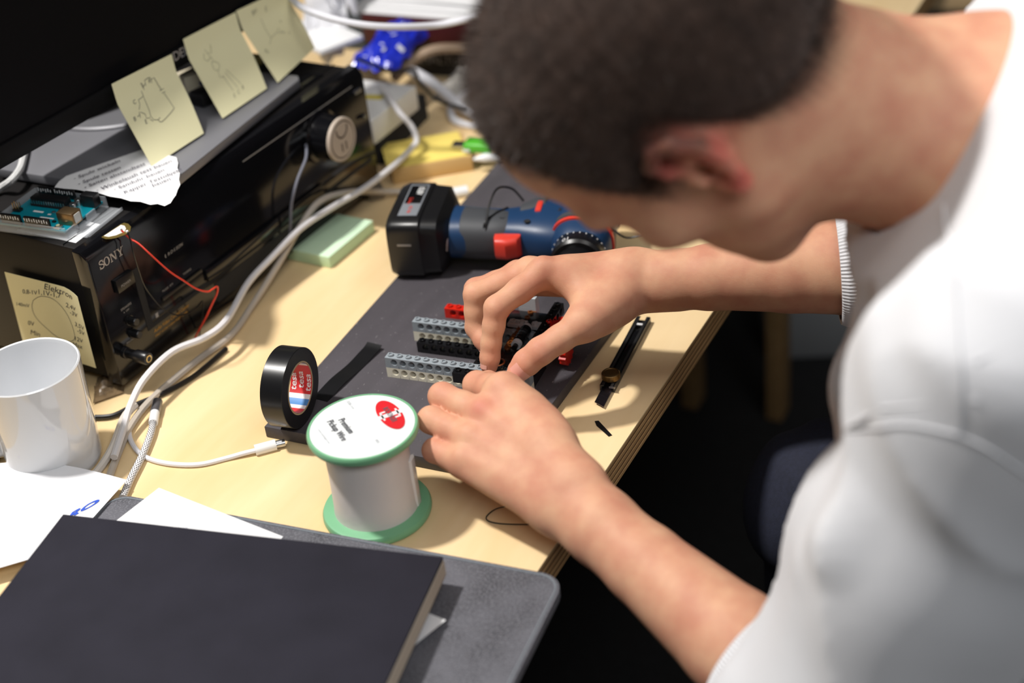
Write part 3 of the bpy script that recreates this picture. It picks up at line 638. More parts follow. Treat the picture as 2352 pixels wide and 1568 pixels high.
b = MB().use(mat('card_core', sr(170, 150, 120), 0.7)); b.lathe([(TI_ + 0.0016, h2 + 0.0002), (TI_ + 0.0002, h2 + 0.0002), (TI_ + 0.0002, -h2), (TI_ + 0.0016, -h2)], 64, XMt, closed=True); core = b.build('cardboard_core', None, tr)
# printed inner lining: bands around the inside: u = angle, v = axial
cR = mat('tape_red', sr(200, 44, 46), .5); cB = mat('tape_blue', sr(70, 130, 190), .5); cW = mat('tape_white', (.75, .74, .74), .5)
def lin(a0, a1, m, r, nm='printed_band', par=core):
    b = MB().use(m); n = 14
    vs = []
    for i in range(n + 1):
        a = math.radians(a0 + (a1 - a0) * i / n)
        for x in (-h2, h2): vs.append(XMt @ Vector((r * math.cos(a), r * math.sin(a), x)))
    b.raw(vs, [(2 * i, 2 * i + 1, 2 * i + 3, 2 * i + 2) for i in range(n)]); return b.build(nm, None, par)
for k in range(3):
    a = k * 120 + 40; lin(a, a + 78, cR, TI_); lin(a + 78, a + 90, cW, TI_); lin(a + 90, a + 108, cB, TI_); lin(a + 108, a + 120, cW, TI_)
b = MB().use(cW)
for k in range(3):
    for row in range(3):
        V, Fc = text_data('tesa', 0.0092, shear=0.1, thin=0.00012); base = math.radians(k * 120 + 46 + 6 * (row % 2))
        b.raw([XMt @ Vector(((TI_ - .0002) * math.cos(base + v.x / TI_), (TI_ - .0002) * math.sin(base + v.x / TI_), h2 - 0.0008 - row * 0.0064 - v.y * .8)) for v in V], Fc)
b.build('lettering', None, core, angle=None)
q = [(-0.2476,-0.0520,0.7515),(-0.2624,-0.0395,0.7515),(-0.2527,0.0318,0.7515),(-0.2516,0.0341,0.7530),(-0.2402,0.0327,0.7540),(-0.2405,0.0274,0.7515),(-0.2406,-0.0484,0.7515)]
b = MB().use(vinyl); s0, s1 = Vector((-0.2518,-0.0475,0.7514)), Vector((-0.2480,0.0356,0.7514)); d_ = (s1 - s0); Ls = d_.length; d_.normalize(); nn_ = Vector((-d_.y, d_.x, 0))
b.sheet(lambda u, v: s0 + d_ * (Ls * u) + nn_ * (0.0150 * (v - 0.5)) + Vector((0, 0, 0.0004 + 0.0035 * max(0, u - 0.9) * 10 * max(0, u - 0.9) * 10 * 0.6 + 0.0015 * math.sin(u * 5) ** 2)), 24, 2, 0.0003)
tag(b.build('tape_strip', None, None, world=True, loc=s0), 'length of black tape stuck to the fibreboard behind the roll', 'tape')
ss = [(-0.0327,0.0117,0.7400),(-0.0300,0.0132,0.7400),(-0.0124,-0.0008,0.7400),(-0.0143,-0.0032,0.7400),(-0.0248,0.0040,0.7400),(-0.0290,0.0068,0.7400)]
b = MB().use(vinyl); b.prism([(p[0], p[1]) for p in ss], T + 0.0002, T + 0.0006); tag(b.build('tape_scrap', None, None, world=True, loc=ss[0]), 'tiny black scrap of tape near the desk edge below the cutter', 'tape scrap')

# ================================================================ snap-off cutter
c0 = Vector((-0.0504,0.1588,0.7430)); c1_ = Vector((-0.0370,0.0304,0.7415)); dc = (c0 - c1_); dc.z = 0; LC = dc.length; ang = math.atan2(dc.y, dc.x) - math.pi / 2
cu = thing('utility_knife', (c1_.x, c1_.y, T), ang, 'slim dark metal snap-off cutter with a brass wheel near the desk edge', 'cutter')
gun = mat('gunmetal', sr(74, 74, 76), 0.35, 0.8); stl = mat('blade_steel', sr(92, 84, 92), 0.25, 0.95); brs = mat('aged_brass', sr(120, 96, 60), 0.4, 0.9)
b = MB().use(gun); y0, y1 = 0.022, LC
b.box((0, (y0 + y1) / 2, 0.0012), (0.0125, y1 - y0, 0.0014)); b.box((-0.0054, (y0 + y1) / 2, 0.0035), (0.0018, y1 - y0, 0.0050), bev=0.0005); b.box((0.0054, (y0 + y1) / 2, 0.0035), (0.0018, y1 - y0, 0.0050), bev=0.0005)
b.box((-0.0042, (y0 + y1) / 2, 0.0056), (0.0030, y1 - y0, 0.0008)); b.box((0.0042, (y0 + y1) / 2, 0.0056), (0.0030, y1 - y0, 0.0008)); b.build('channel_body', None, cu)
b = MB().use(stl); b.prism([(-0.0046, 0.003), (0.0046, -0.002), (0.0046, 0.090), (-0.0046, 0.090)], 0.0022, 0.0028); bl = b.build('blade', None, cu)
b = MB().use(M['black']); 
for k in range(3): b.box((0, 0, 0), (0.0092, 0.0003, 0.00012), Matrix.Translation((0, 0.007 + 0.005 * k, 0.00286)) @ Matrix.Rotation(math.radians(-25), 4, 'Z'))
b.build('score_line', None, bl)
b = MB().use(M['black_gloss']); b.box((0, 0.070, 0.0036), (0.0060, 0.080, 0.0018), bev=0.0004); b.build('slider', None, cu)
b = MB().use(brs); b.lathe([(0.0030, 0.0040), (0.0030, 0.0062), (0.0070, 0.0062), (0.0074, 0.0066), (0.0074, 0.0112), (0.0070, 0.0116), (0.0060, 0.0116), (0.0056, 0.0112), (0, 0.0112)], 40, Matrix.Translation((0.0, 0.0335, 0))); wh = b.build('clamp_wheel', None, cu)
b = MB().use(brs)
for k in range(40):
    a = 2 * math.pi * k / 40; b.box((0.0074, 0, 0.0089), (0.0005, 0.0005, 0.0040), Matrix.Translation((0.0, 0.0335, 0)) @ Matrix.Rotation(a, 4, 'Z'))
b.build('knurling', None, wh)
b = MB().use(prt); b.box((0, LC - 0.012, 0.0054), (0.0052, 0.0026, 0.0010), bev=0.0004); b.build('catch', None, cu)
b = MB().use(M['silver']); b.box((0.0045, 0.0215, 0.0052), (0.0050, 0.0010, 0.0012)); b.build('guide_clip', None, cu)

# ================================================================ green note pad, cables
pd = [(-0.4213,0.1584,0.7400),(-0.3706,0.1558,0.7400),(-0.3666,0.2318,0.7400),(-0.4477,0.2331,0.7400)]; pt = [Vector(p) for p in pd]
ex_ = (pt[2] - pt[1]).normalized(); ey_ = Vector((-ex_.y, ex_.x, 0))
gp = thing('note_pad', pt[1], math.atan2(ex_.y, ex_.x), 'pad of mint green sticky notes on the desk beside the receiver', 'note pad')
b = MB().use(mat('pad_green', sr(204, 232, 200), 0.85)); b.box((0.038, 0.0255, 0.0064), (0.076, 0.051, 0.0122), bev=0.0003); pad = b.build('sheets', None, gp)
b = MB().use(mat('pad_edge', sr(178, 196, 128), 0.9))
for k in range(11): b.box((0.038, 0.0255, 0.0011 + k * 0.00105), (0.0762, 0.0512, 0.00014))
b.build('sheet_edges', None, gp)
grey_c = mat('grey_cable', sr(216, 213, 214), 0.45); white_c = mat('white_cable', sr(222, 222, 228), 0.4)
cable('mains_cable', [(-0.3677,-0.1960,0.7420),(-0.3699,-0.1685,0.7505),(-0.3836,-0.1384,0.7540),(-0.3903,-0.1174,0.7620),(-0.3940,-0.0912,0.7700),(-0.3944,-0.0521,0.7720),(-0.3827,-0.0218,0.7700),(-0.3808,0.0080,0.7700),(-0.3989,0.0677,0.7700),(-0.3973,0.1065,0.7760),(-0.3931,0.1503,0.7830),(-0.3888,0.1973,0.7810),(-0.3827,0.2517,0.7770),(-0.3802,0.3034,0.7760),(-0.3890,0.3545,0.7700),(-0.3887,0.3653,0.7740),(-0.3981,0.3736,0.7850),(-0.4126,0.3753,0.8000),(-0.4539,0.4138,0.8060)][1:], 0.0031, grey_c, 'pale grey cable looping up from behind the mug to the white box')
cable('mains_cable', [(-0.3610,-0.1916,0.7430),(-0.3773,-0.1577,0.7430),(-0.3915,-0.1225,0.7440),(-0.3987,-0.0839,0.7440),(-0.3966,-0.0247,0.7440),(-0.3914,0.0208,0.7440),(-0.4001,0.0684,0.7460),(-0.4018,0.1193,0.7610),(-0.4002,0.1601,0.7790),(-0.3976,0.1940,0.7890),(-0.3945,0.2378,0.7770),(-0.3911,0.2928,0.7500),(-0.3632,0.3144,0.7430)], 0.0031, mat('beige_cable', sr(186, 176, 164), 0.45), 'beige cable lying along the foot of the receiver')
cable('mains_cable', [(-0.3779,-0.2011,0.7435),(-0.3780,-0.1866,0.7435),(-0.3813,-0.1690,0.7436),(-0.3852,-0.1508,0.7470),(-0.3979,-0.1211,0.7495),(-0.4010,-0.1027,0.7495)], 0.0034, mat('cream_cable', sr(214, 206, 196), 0.45), 'cream printed cable coming out from beneath the mug')
uc = thing('usb_c_cable', (-0.2661,-0.1037,0.7400), 0, 'white cable with a small plug lying by the fibreboard corner', 'cable')
b = MB().use(white_c); b.tube([(-0.3913,-0.1254,0.7430),(-0.3812,-0.1363,0.7420),(-0.3642,-0.1476,0.7420),(-0.3465,-0.1523,0.7420),(-0.3257,-0.1510,0.7420),(-0.3052,-0.1439,0.7420),(-0.2896,-0.1302,0.7420),(-0.2798,-0.1221,0.7430),(-0.2710,-0.1151,0.7436)], 0.0021, 10, 6); b.build('cord', None, uc, world=True)
e0, e1, e2 = Vector((-0.2717,-0.1154,0.7436)), Vector((-0.2596,-0.1034,0.7436)), Vector((-0.2541,-0.0985,0.7436))
b = MB().use(M['white']); b.tube([e0, e0.lerp(e1, .5), e1], 0.0046, 16, 1, rad=None); b.build('plug_sleeve', None, uc, world=True)
b = MB().use(M['silver']); b.tube([e1, e2], 0.0033, 12, 1); b.build('plug_tip', None, uc, world=True)
# braided cable with metal connector
br_ = thing('braided_cable', (-0.3925,-0.0892,0.7400), 0, 'white and black braided cable with a grey metal plug beside the mug', 'cable')
bp_ = [Vector(p) for p in [(-0.3368,-0.2014,0.7440),(-0.3456,-0.1806,0.7440),(-0.3552,-0.1545,0.7440),(-0.3664,-0.1285,0.7445),(-0.3742,-0.1142,0.7450)]]
b = MB().use(mat('braid_white', sr(214, 212, 212), .7)); b.tube(bp_, 0.0030, 12, 8); sl = b.build('sleeve', None, br_, world=True)
b = MB().use(M['black']); Q_ = smooth(bp_, 14)
for i in range(1, len(Q_) - 1):
    t = (Q_[i + 1] - Q_[i - 1]).normalized(); s_ = t.cross(Vector((0, 0, 1))).normalized(); u_ = s_.cross(t)
    for k in range(5):
        a = math.radians(20 + 36 * k + (i % 2) * 18); c = Q_[i] + (s_ * math.cos(a) + u_ * math.sin(a)) * 0.0031
        nrm = (s_ * math.cos(a) + u_ * math.sin(a)); tt = nrm.cross(t)
        b.raw([c + t * .0005 + tt * .0003, c + t * .0005 - tt * .0003, c - t * .0005 - tt * .0003, c - t * .0005 + tt * .0003], [(0, 1, 2, 3)])
b.build('braid_flecks', None, sl, world=True, angle=None)
f0, f1, f2 = bp_[-1], Vector((-0.3816,-0.1020,0.7455)), Vector((-0.3898,-0.0878,0.7455))
b = MB().use(M['white']); b.tube([f0, f1], 0.0040, 14, 1); b.build('strain_relief', None, br_, world=True)
b = MB().use(mat('plug_grey', sr(140, 140, 146), .35, .8)); b.tube([f1, f2], 0.0043, 14, 1); b.build('plug', None, br_, world=True)
b = MB().use(M['ink'])
text_on(b, 'W. KABEL T-M', 0.0048, lambda x, y: Vector((-0.3733,-0.2015,0.7472)).lerp(Vector((-0.3756,-0.1746,0.7474)), x / .031) + Vector((-.7 * y, .7 * y, 0.0002)), 0, -.0016, 0)
tag(b.build('print', None, bpy.data.objects['mains_cable.002'], world=True, angle=None)) if False else b.bm.free()
cable('black_lead', [(-0.4316,-0.1219,0.7430),(-0.4168,-0.1142,0.7430),(-0.4084,-0.0957,0.7430),(-0.3949,-0.0711,0.7430),(-0.3853,-0.0405,0.7430),(-0.3837,0.0027,0.7430)], 0.0022, M['black'], 'thin black lead lying in front of the receiver foot')
cable('black_lead', [(-0.0408,-0.1164,0.7520),(-0.0569,-0.1136,0.7420),(-0.0607,-0.1221,0.7406),(-0.0570,-0.1266,0.7406),(-0.0472,-0.1262,0.7406),(-0.0317,-0.1216,0.7406),(-0.0199,-0.1169,0.7406)], 0.0005, M['black'], 'hair thin black wire loop under the near forearm', 'wire', 6)
# crumpled brown wrapper by the receiver corner
random.seed(4)
b = MB().use(mat('brown_film', sr(120, 100, 74), 0.3, var=.3, vscale=150)); w0 = Vector((-0.4470,-0.1043,0.7400)); wx = Vector((-0.4316,-0.0823,0.7400)) - w0; wy = Vector((-0.4697,-0.0709,0.7400)) - w0
b.sheet(lambda u, v: w0 + wx * u + wy * v + Vector((0, 0, 0.002 + 0.010 * abs(noise.noise(Vector((u * 5, v * 5, 1)))) * (1 - abs(2 * v - 1)))), 16, 16, 0.0002)
tag(b.build('plastic_wrapper', None, None, world=True, loc=w0, angle=10), 'crumpled brown plastic wrapper at the receiver corner behind the mug', 'wrapper')

# ================================================================ toy brick model (local millimetres: a along the rails, b away, c up)
LG = thing('brick_model', (-0.2149, 0.0, ZBd + 0.0002), 0.0967, 'half-built machine of grey, cream, black and red toy bricks under the hands', 'brick model')
mm = 0.001
bk = dict(grey=mat('brick_grey', sr(148, 156, 162), 0.25), cream=mat('brick_cream', sr(226, 221, 202), 0.25), black=mat('brick_black', (0.008, 0.008, 0.009), 0.16), red=mat('brick_red', sr(205, 38, 24), 0.22),
          brown=mat('brick_brown', sr(110, 62, 24), 0.3), lgrey=mat('brick_light', sr(198, 202, 206), 0.25), yellow=mat('brick_yellow', sr(236, 190, 24), 0.3))
BM = {}
def beam_mesh(n, col, holes=True, studs=True, h=9.6):
    """1 x n beam with studs on top and round cross holes, origin at front lower left corner"""
    key = (n, col, holes, studs, h)
    if key in BM: return BM[key]
    b = MB().use(bk[col]); L = n * 8.0 - 0.1; W_ = 7.9; K = 16; hr = 2.45; hz = 5.6
    xs = [0.05] + [4.0 + 8 * i for i in range(n)] + [L]
    if not holes: b.box((L / 2, W_ / 2, h / 2), (L, W_, h), bev=0.12, seg=1)
    else:
        cell = [0.0] + [4.0 + 8 * i for i in range(n)] + [L]
        # end caps
        for y, sgn in ((0.0, 1), (W_, -1)):
            b.raw([(0, y, 0), (4, y, 0), (4, y, h), (0, y, h)], [(0, 1, 2, 3)]); b.raw([(L - 3.9, y, 0), (L, y, 0), (L, y, h), (L - 3.9, y, h)], [(0, 1, 2, 3)])
        for i in range(n - 1):
            cx_ = 8.0 * (i + 1); x0, x1 = cx_ - 4, cx_ + 4
            rect = []
            for k in range(K):
                a = 2 * math.pi * (k + 0.5) / K; dx, dz = math.cos(a), math.sin(a)
                t = min((4.0 / abs(dx)) if abs(dx) > 1e-6 else 1e9, ((h - hz) if dz > 0 else hz) / abs(dz) if abs(dz) > 1e-6 else 1e9)
                rect.append((cx_ + dx * t, hz + dz * t))
            corners = [(x1, h), (x0, h), (x0, 0), (x1, 0)]
            for y, dep_ in ((0.0, 0.8), (W_, W_ - 0.8)):
                o_ = [(x, y, z_) for x, z_ in rect]; big = [(cx_ + 3.05 * math.cos(2 * math.pi * (k + .5) / K), y, hz + 3.05 * math.sin(2 * math.pi * (k + .5) / K)) for k in range(K)]
                bd = [(p[0], dep_, p[2]) for p in big]; sm = [(cx_ + hr * math.cos(2 * math.pi * (k + .5) / K), dep_, hz + hr * math.sin(2 * math.pi * (k + .5) / K)) for k in range(K)]
                f = [(k, (k + 1) % K, K + (k + 1) % K, K + k) for k in range(K)]
                b.raw(o_ + big, f); b.raw(big + bd, f); b.raw(bd + sm, f)
                for q, (cxx, czz) in enumerate(corners):
                    # fill the corner triangle between the two neighbouring rectangle points
                    best = sorted(range(K), key=lambda k: (rect[k][0] - cxx) ** 2 + (rect[k][1] - czz) ** 2)[:2]
                    b.raw([o_[best[0]], o_[best[1]], (cxx, y, czz)], [(0, 1, 2)])
            inn = [[(cx_ + hr * math.cos(2 * math.pi * (k + .5) / K), y, hz + hr * math.sin(2 * math.pi * (k + .5) / K)) for k in range(K)] for y in (0.8, W_ - 0.8)]
            b.raw(inn[0] + inn[1], [(k, (k + 1) % K, K + (k + 1) % K, K + k) for k in range(K)])
        b.raw([(0, 0, 0), (L, 0, 0), (L, W_, 0), (0, W_, 0), (0, 0, h), (L, 0, h), (L, W_, h), (0, W_, h)], [(0, 1, 2, 3), (4, 5, 6, 7), (0, 3, 7, 4), (1, 2, 6, 5)])
    if studs:
        for i in range(n):
            b.lathe([(2.42, h), (2.42, h + 1.5), (2.25, h + 1.75), (1.55, h + 1.75), (1.5, h + 0.7), (0, h + 0.7)], 16, Matrix.Translation((8 * i + 3.95, W_ / 2, 0)))
    bmesh.ops.scale(b.bm, vec=(mm, mm, mm), verts=b.bm.verts[:])
    BM[key] = b.mesh('brick', 30); return BM[key]
def brick(n, col, a, bb, c, rot=0.0, name='beam_brick', **k):
    o = bpy.data.objects.new(name, beam_mesh(n, col, **k)); COL.objects.link(o); o.parent = LG
    o.matrix_basis = Matrix.Translation((a * mm, bb * mm, c * mm)) @ Matrix.Rotation(math.radians(rot), 4, 'Z'); return o
for bb in (0, 56):
    brick(16, 'cream', 0, bb, 0, studs=False); brick(16, 'grey', 0, bb, 9.65)
brick(16, 'red', 12, 96, 0)
brick(12, 'black', 10, 40, 0)
# cross members (along b) and gearbox
brick(8, 'brown', 100, 30, 9.7, 90); brick(4, 'red', 118, 62, 19.3); brick(12, 'black', 124, 1, 19.3, 90)
brick(3, 'black', 64, -8.1, 9.7, holes=False); brick(3, 'black', 74, -8, 0.1, 0, holes=False)
brick(4, 'black', 84, 9, 9.7, 90, holes=False); brick(4, 'black', 126, 9, 0, 90, holes=False); brick(2, 'lgrey', 84, 66, 19.3, holes=False, h=3.2, name='plate_brick'); brick(2, 'lgrey', 104, 66, 19.3, holes=False, h=3.2, name='plate_brick'); brick(2, 'lgrey', 82, 98, 19.3, holes=False)
brick(2, 'lgrey', 82, 98, 9.7, holes=False)
# motor block under the fingers
b = MB().use(bk['black']); b.box((105 * mm, 24 * mm, 10 * mm), (40 * mm, 28 * mm, 19 * mm), bev=1.2 * mm); b.build('motor_block', None, LG)
b = MB().use(bk['black']); b.box((100 * mm, 80 * mm, 10 * mm), (44 * mm, 26 * mm, 19 * mm), bev=1.2 * mm); b.build('battery_block', None, LG)
# axle with bushes
b = MB().use(bk['black']); b.cyl((104 * mm, 30 * mm, 24 * mm), (104 * mm, 66 * mm, 24 * mm), 2.3 * mm, seg=12)
for y in range(40, 58, 4): b.cyl((104 * mm, y * mm, 24 * mm), (104 * mm, (y + 2.8) * mm, 24 * mm), 4.6 * mm, seg=20)
b.build('axle', None, LG)
for y in (34, 58):
    b = MB().use(bk['lgrey']); b.lathe([(2.3 * mm, 0), (4.2 * mm, 0), (4.2 * mm, 1.2 * mm), (3.5 * mm, 1.4 * mm), (3.5 * mm, 3 * mm), (4.2 * mm, 3.2 * mm), (4.2 * mm, 4.4 * mm), (2.3 * mm, 4.4 * mm)], 20, Matrix.Translation((104 * mm, y * mm, 24 * mm)) @ Matrix.Rotation(-math.pi / 2, 4, 'X'), closed=True); b.build('bush', None, LG)
b = MB().use(bk['yellow']); b.box((97 * mm, 10 * mm, 23 * mm), (1.6 * mm, 5 * mm, 8 * mm), Matrix.Identity(4)); b.build('yellow_pin', None, LG)
b = MB().use(bk['black']); b.lathe([(6.5 * mm, 0), (7 * mm, 1 * mm), (7 * mm, 6 * mm), (6.5 * mm, 7 * mm), (4 * mm, 7 * mm), (4 * mm, 0)], 32, Matrix.Translation((100 * mm, 4 * mm, 19.6 * mm)), closed=True); rg = b.build('coil_ring', None, LG)
b = MB().use(mat('copper', sr(200, 130, 90), .3, 1.0)); b.lathe([(4 * mm, 0), (5.6 * mm, 7.3 * mm), (6.2 * mm, 7.3 * mm), (5.0 * mm, 7.8 * mm), (4 * mm, 6 * mm)], 32, Matrix.Translation((100 * mm, 4 * mm, 19.6 * mm)), closed=True); b.build('coil', None, rg)
gr = MB().use(bk['red']); poly = []
for k in range(48):
    r_ = (10.5 if k % 4 < 2 else 8.6) * mm; a = 2 * math.pi * k / 48; poly.append((r_ * math.cos(a), r_ * math.sin(a)))
gr.prism(poly, 0, 6 * mm, Matrix.Translation((138 * mm, 50 * mm, 12 * mm)) @ Matrix.Rotation(math.pi / 2, 4, 'Y')); gr.build('gear', None, LG)

# ================================================================ cordless drill (local: x handle axis, y rear of the motor, z up)
d0 = Vector((-0.2889,0.1705,0.7510)); dd = Vector((-0.1425,0.2282,0.7510)) - Vector((-0.3011,0.1803,0.7510)); dang = math.atan2(dd.y, dd.x)
DR = thing('cordless_drill', (d0.x, d0.y, ZBd + 0.0003), dang, 'blue and dark grey cordless drill with a red trigger lying on the fibreboard', 'drill')
blue = mat('drill_blue', sr(26, 56, 92), 0.4, bump=0.05, bscale=900); dred = mat('drill_red', sr(216, 62, 48), 0.4); drub = M['rubber']
def superloft(b, secs, K=28, cap=True):
    """secs: (centre, axis_u, axis_v, half_u, half_v, power)"""
    vs = []
    for c, u, v, hu, hv, p in secs:
        for k in range(K):
            a = 2 * math.pi * k / K; ca, sa = math.cos(a), math.sin(a)
            vs.append(Vector(c) + Vector(u) * (hu * math.copysign(abs(ca) ** (2 / p), ca)) + Vector(v) * (hv * math.copysign(abs(sa) ** (2 / p), sa)))
    m = len(secs); fs = [(i * K + k, i * K + (k + 1) % K, (i + 1) * K + (k + 1) % K, (i + 1) * K + k) for i in range(m - 1) for k in range(K)]
    if cap: fs += [tuple(range(K))[::-1], tuple(range((m - 1) * K, m * K))]
    return b.raw(vs, fs)
Y_, Z_, X_ = (0, 1, 0), (0, 0, 1), (1, 0, 0)
# battery pack
b = MB().use(M['black']); by = 0.012
superloft(b, [((x, by, 0.0305), Y_, Z_, hy * 1.10, hz_ * 1.06, p) for x, hy, hz_, p in ((-0.011, 0.036, 0.022, 5), (-0.010, 0.0385, 0.0265, 6), (-0.004, 0.0400, 0.0283, 7), (0.020, 0.0400, 0.0283, 7), (0.022, 0.0385, 0.0268, 7), (0.036, 0.0375, 0.0262, 6), (0.040, 0.032, 0.0225, 4), (0.044, 0.026, 0.019, 3))], 40)
bat = b.build('battery_pack', None, DR)
b = MB().use(mat('label_grey', sr(120, 124, 130), 0.4)); b.box((0.0085, by, 0.0607), (0.018, 0.060, 0.0006), bev=0.0002); lab = b.build('battery_label', None, bat)
b = MB().use(M['black_gloss']); b.box((0.0085, by + 0.010, 0.0611), (0.0150, 0.034, 0.0003)); b.build('label_field', None, lab)
text(lab, '10.8V', 0.0085, mat('label_white', (.7, .7, .7), .5), Matrix.Translation((0.0085, by + 0.025, 0.0614)) @ Matrix.Rotation(-math.pi / 2, 4, 'Z'), scale_x=0.8, thin=.0002)
text(lab, 'Li-Ion', 0.0052, dred, Matrix.Translation((0.0040, by + 0.003, 0.0614)) @ Matrix.Rotation(-math.pi / 2, 4, 'Z')); text(lab, '4.0 Ah', 0.0052, dred, Matrix.Translation((0.0070, by - 0.012, 0.0612)) @ Matrix.Rotation(-math.pi / 2, 4, 'Z'))
b = MB().use(M['silver']); b.box((0.006, by - 0.0440, 0.038), (0.013, 0.0008, 0.0016), Matrix.Identity(4)); b.build('scratch_strip', None, bat)
# handle
b = MB().use(blue); hz0 = 0.0290
superloft(b, [((x, y, hz0), Y_, Z_, hy * 1.16, hz_ * 1.14, 2.6) for x, y, hy, hz_ in ((0.038, 0.010, 0.024, 0.0185), (0.050, 0.009, 0.0225, 0.0185), (0.070, 0.007, 0.0205, 0.0180), (0.090, 0.006, 0.0200, 0.0178), (0.108, 0.008, 0.0225, 0.0182), (0.124, 0.012, 0.030, 0.0190), (0.140, 0.016, 0.036, 0.0200), (0.152, 0.016, 0.034, 0.018))], 36)
hdl = b.build('handle', None, DR)
b = MB().use(drub)
superloft(b, [((x, y, hz0), Y_, Z_, hy * 1.16, hz_ * 1.14, 2.6) for x, y, hy, hz_ in ((0.052, 0.0075, 0.0190, 0.0172), (0.054, 0.0075, 0.0208, 0.0190), (0.070, 0.0055, 0.0200, 0.0187), (0.084, 0.0045, 0.0196, 0.0184), (0.096, 0.0030, 0.0170, 0.0184), (0.102, 0.0010, 0.0120, 0.0150))], 36)
b.build('rubber_grip', None, hdl)
b = MB().use(drub)
superloft(b, [((x, y, hz0), Y_, Z_, hy * 1.16, hz_ * 1.14, 2.6) for x, y, hy, hz_ in ((0.104, 0.0150, 0.0060, 0.0150), (0.107, 0.0170, 0.0105, 0.0196), (0.116, 0.0230, 0.0150, 0.0204), (0.128, 0.0300, 0.0165, 0.0200), (0.134, 0.0330, 0.0120, 0.0130))], 30)
b.build('rear_grip', None, hdl)
for x, y, z in ((0.0925, -0.001, 0.0492), (0.116, -0.008, 0.0490), (0.142, 0.010, 0.0508)):
    b = MB().use(M['black_matte']); b.lathe([(0.0030, 0), (0.0030, 0.0004), (0.0022, 0.0006), (0, 0.0001)], 16, Matrix.Translation((x, y, z))); b.build('screw_hole', None, hdl)
# trigger and switch
b = MB().use(dred); superloft(b, [((x, y, 0.0300), Y_, Z_, hy, 0.0105, 4) for x, y, hy in ((0.087, -0.0165, 0.008), (0.0885, -0.0185, 0.0100), (0.098, -0.0195, 0.0110), (0.108, -0.0170, 0.0090), (0.1105, -0.0150, 0.006))], 28); b.build('trigger', None, DR)
b = MB().use(dred); b.box((0.1235, 0.0165, 0.0500), (0.0055, 0.019, 0.0040), Matrix.Identity(4), bev=0.0009); b.build('direction_switch', None, DR)
# motor housing along y
mz = 0.0300
b = MB().use(blue)
superloft(b, [((0.166, y, mz), X_, Z_, hx, hz_, 2.5) for y, hx, hz_ in ((-0.034, 0.0225, 0.0225), (-0.028, 0.0265, 0.0255), (-0.006, 0.0275, 0.0268), (0.030, 0.0270, 0.0265), (0.052, 0.0255, 0.0250), (0.062, 0.0215, 0.0215), (0.066, 0.014, 0.014))], 40)
mo = b.build('motor_housing', None, DR)
for y0_, y1_, e in ((-0.012, -0.003, 0.0012), (0.043, 0.052, 0.0010)):
    b = MB().use(drub); superloft(b, [((0.166, y0_, mz), X_, Z_, 0.0268, 0.0258, 2.5), ((0.166, y0_ + .001, mz), X_, Z_, 0.0275 + e, 0.0268 + e, 2.5), ((0.166, y1_ - .001, mz), X_, Z_, 0.0275 + e, 0.0268 + e, 2.5), ((0.166, y1_, mz), X_, Z_, 0.0262, 0.0254, 2.5)], 40); b.build('rubber_band', None, mo)
b = MB().use(dred); superloft(b, [((0.166, y, mz), X_, Z_, 0.0288, 0.0278, 2.5) for y in (-0.0180, -0.0135)], 40); b.build('red_ring', None, mo)
b = MB().use(prt); b.lathe([(0.0062, 0), (0.0062, 0.0003), (0, 0.0003)], 28, Matrix.Translation((0.158, 0.018, mz + 0.0266))); lg_ = b.build('logo_disc', None, mo)
b = MB().use(blue); b.lathe([(0.0046, 0.0004), (0.0038, 0.0004)], 24, Matrix.Translation((0.158, 0.018, mz + 0.0266))); b.box((0.158, 0.018, mz + 0.02705), (0.0012, 0.0076, 0.0001)); b.box((0.158, 0.018, mz + 0.02705), (0.0060, 0.0012, 0.0001)); b.build('logo_mark', None, lg_, angle=None)
text(mo, 'BOSCH', 0.0085, prt, Matrix.Translation((0.167, 0.0345, mz + 0.0270)) @ Matrix.Rotation(-math.pi / 2, 4, 'Z'), scale_x=0.9, thin=.0002)
text(mo, 'Professional', 0.0030, prt, Matrix.Translation((0.163, 0.0100, mz + 0.0272)) @ Matrix.Rotation(-math.pi / 2, 4, 'Z'))
# clutch ring, chuck
b = MB().use(M['black']); superloft(b, [((0.166, y, mz), X_, Z_, r_, r_, 2.0) for y, r_ in ((-0.033, 0.0225), (-0.036, 0.0240), (-0.050, 0.0245), (-0.053, 0.0225))], 40); cl = b.build('clutch_ring', None, DR)
b = MB().use(prt)
for k in range(12):
    a = math.radians(20 + 13 * k); c = Vector((0.166 + 0.0247 * math.cos(a), -0.0385, mz + 0.0247 * math.sin(a)))
    b.box((0, 0, 0), (0.0010, 0.0014, 0.0004), Matrix.Translation(c) @ Matrix.Rotation(math.pi / 2 - a, 4, 'Y'))
b.build('clutch_dots', None, cl)
V, Fc = text_data('10', 0.0075, align='CENTER'); b = MB().use(prt)
b.raw([Vector((0.166 + 0.0248 * math.cos(math.radians(112) + v.x / .0246), -0.0450 - v.y + .007 * 0, mz + 0.0248 * math.sin(math.radians(112) + v.x / .0246))) for v in V], Fc); b.build('clutch_number', None, cl, angle=None)
b = MB().use(M['black']); superloft(b, [((0.166, y, mz), X_, Z_, r_, r_, 2.0) for y, r_ in ((-0.053, 0.0180), (-0.056, 0.0195), (-0.072, 0.0190), (-0.082, 0.0150), (-0.088, 0.0080))], 32); b.build('chuck', None, DR)
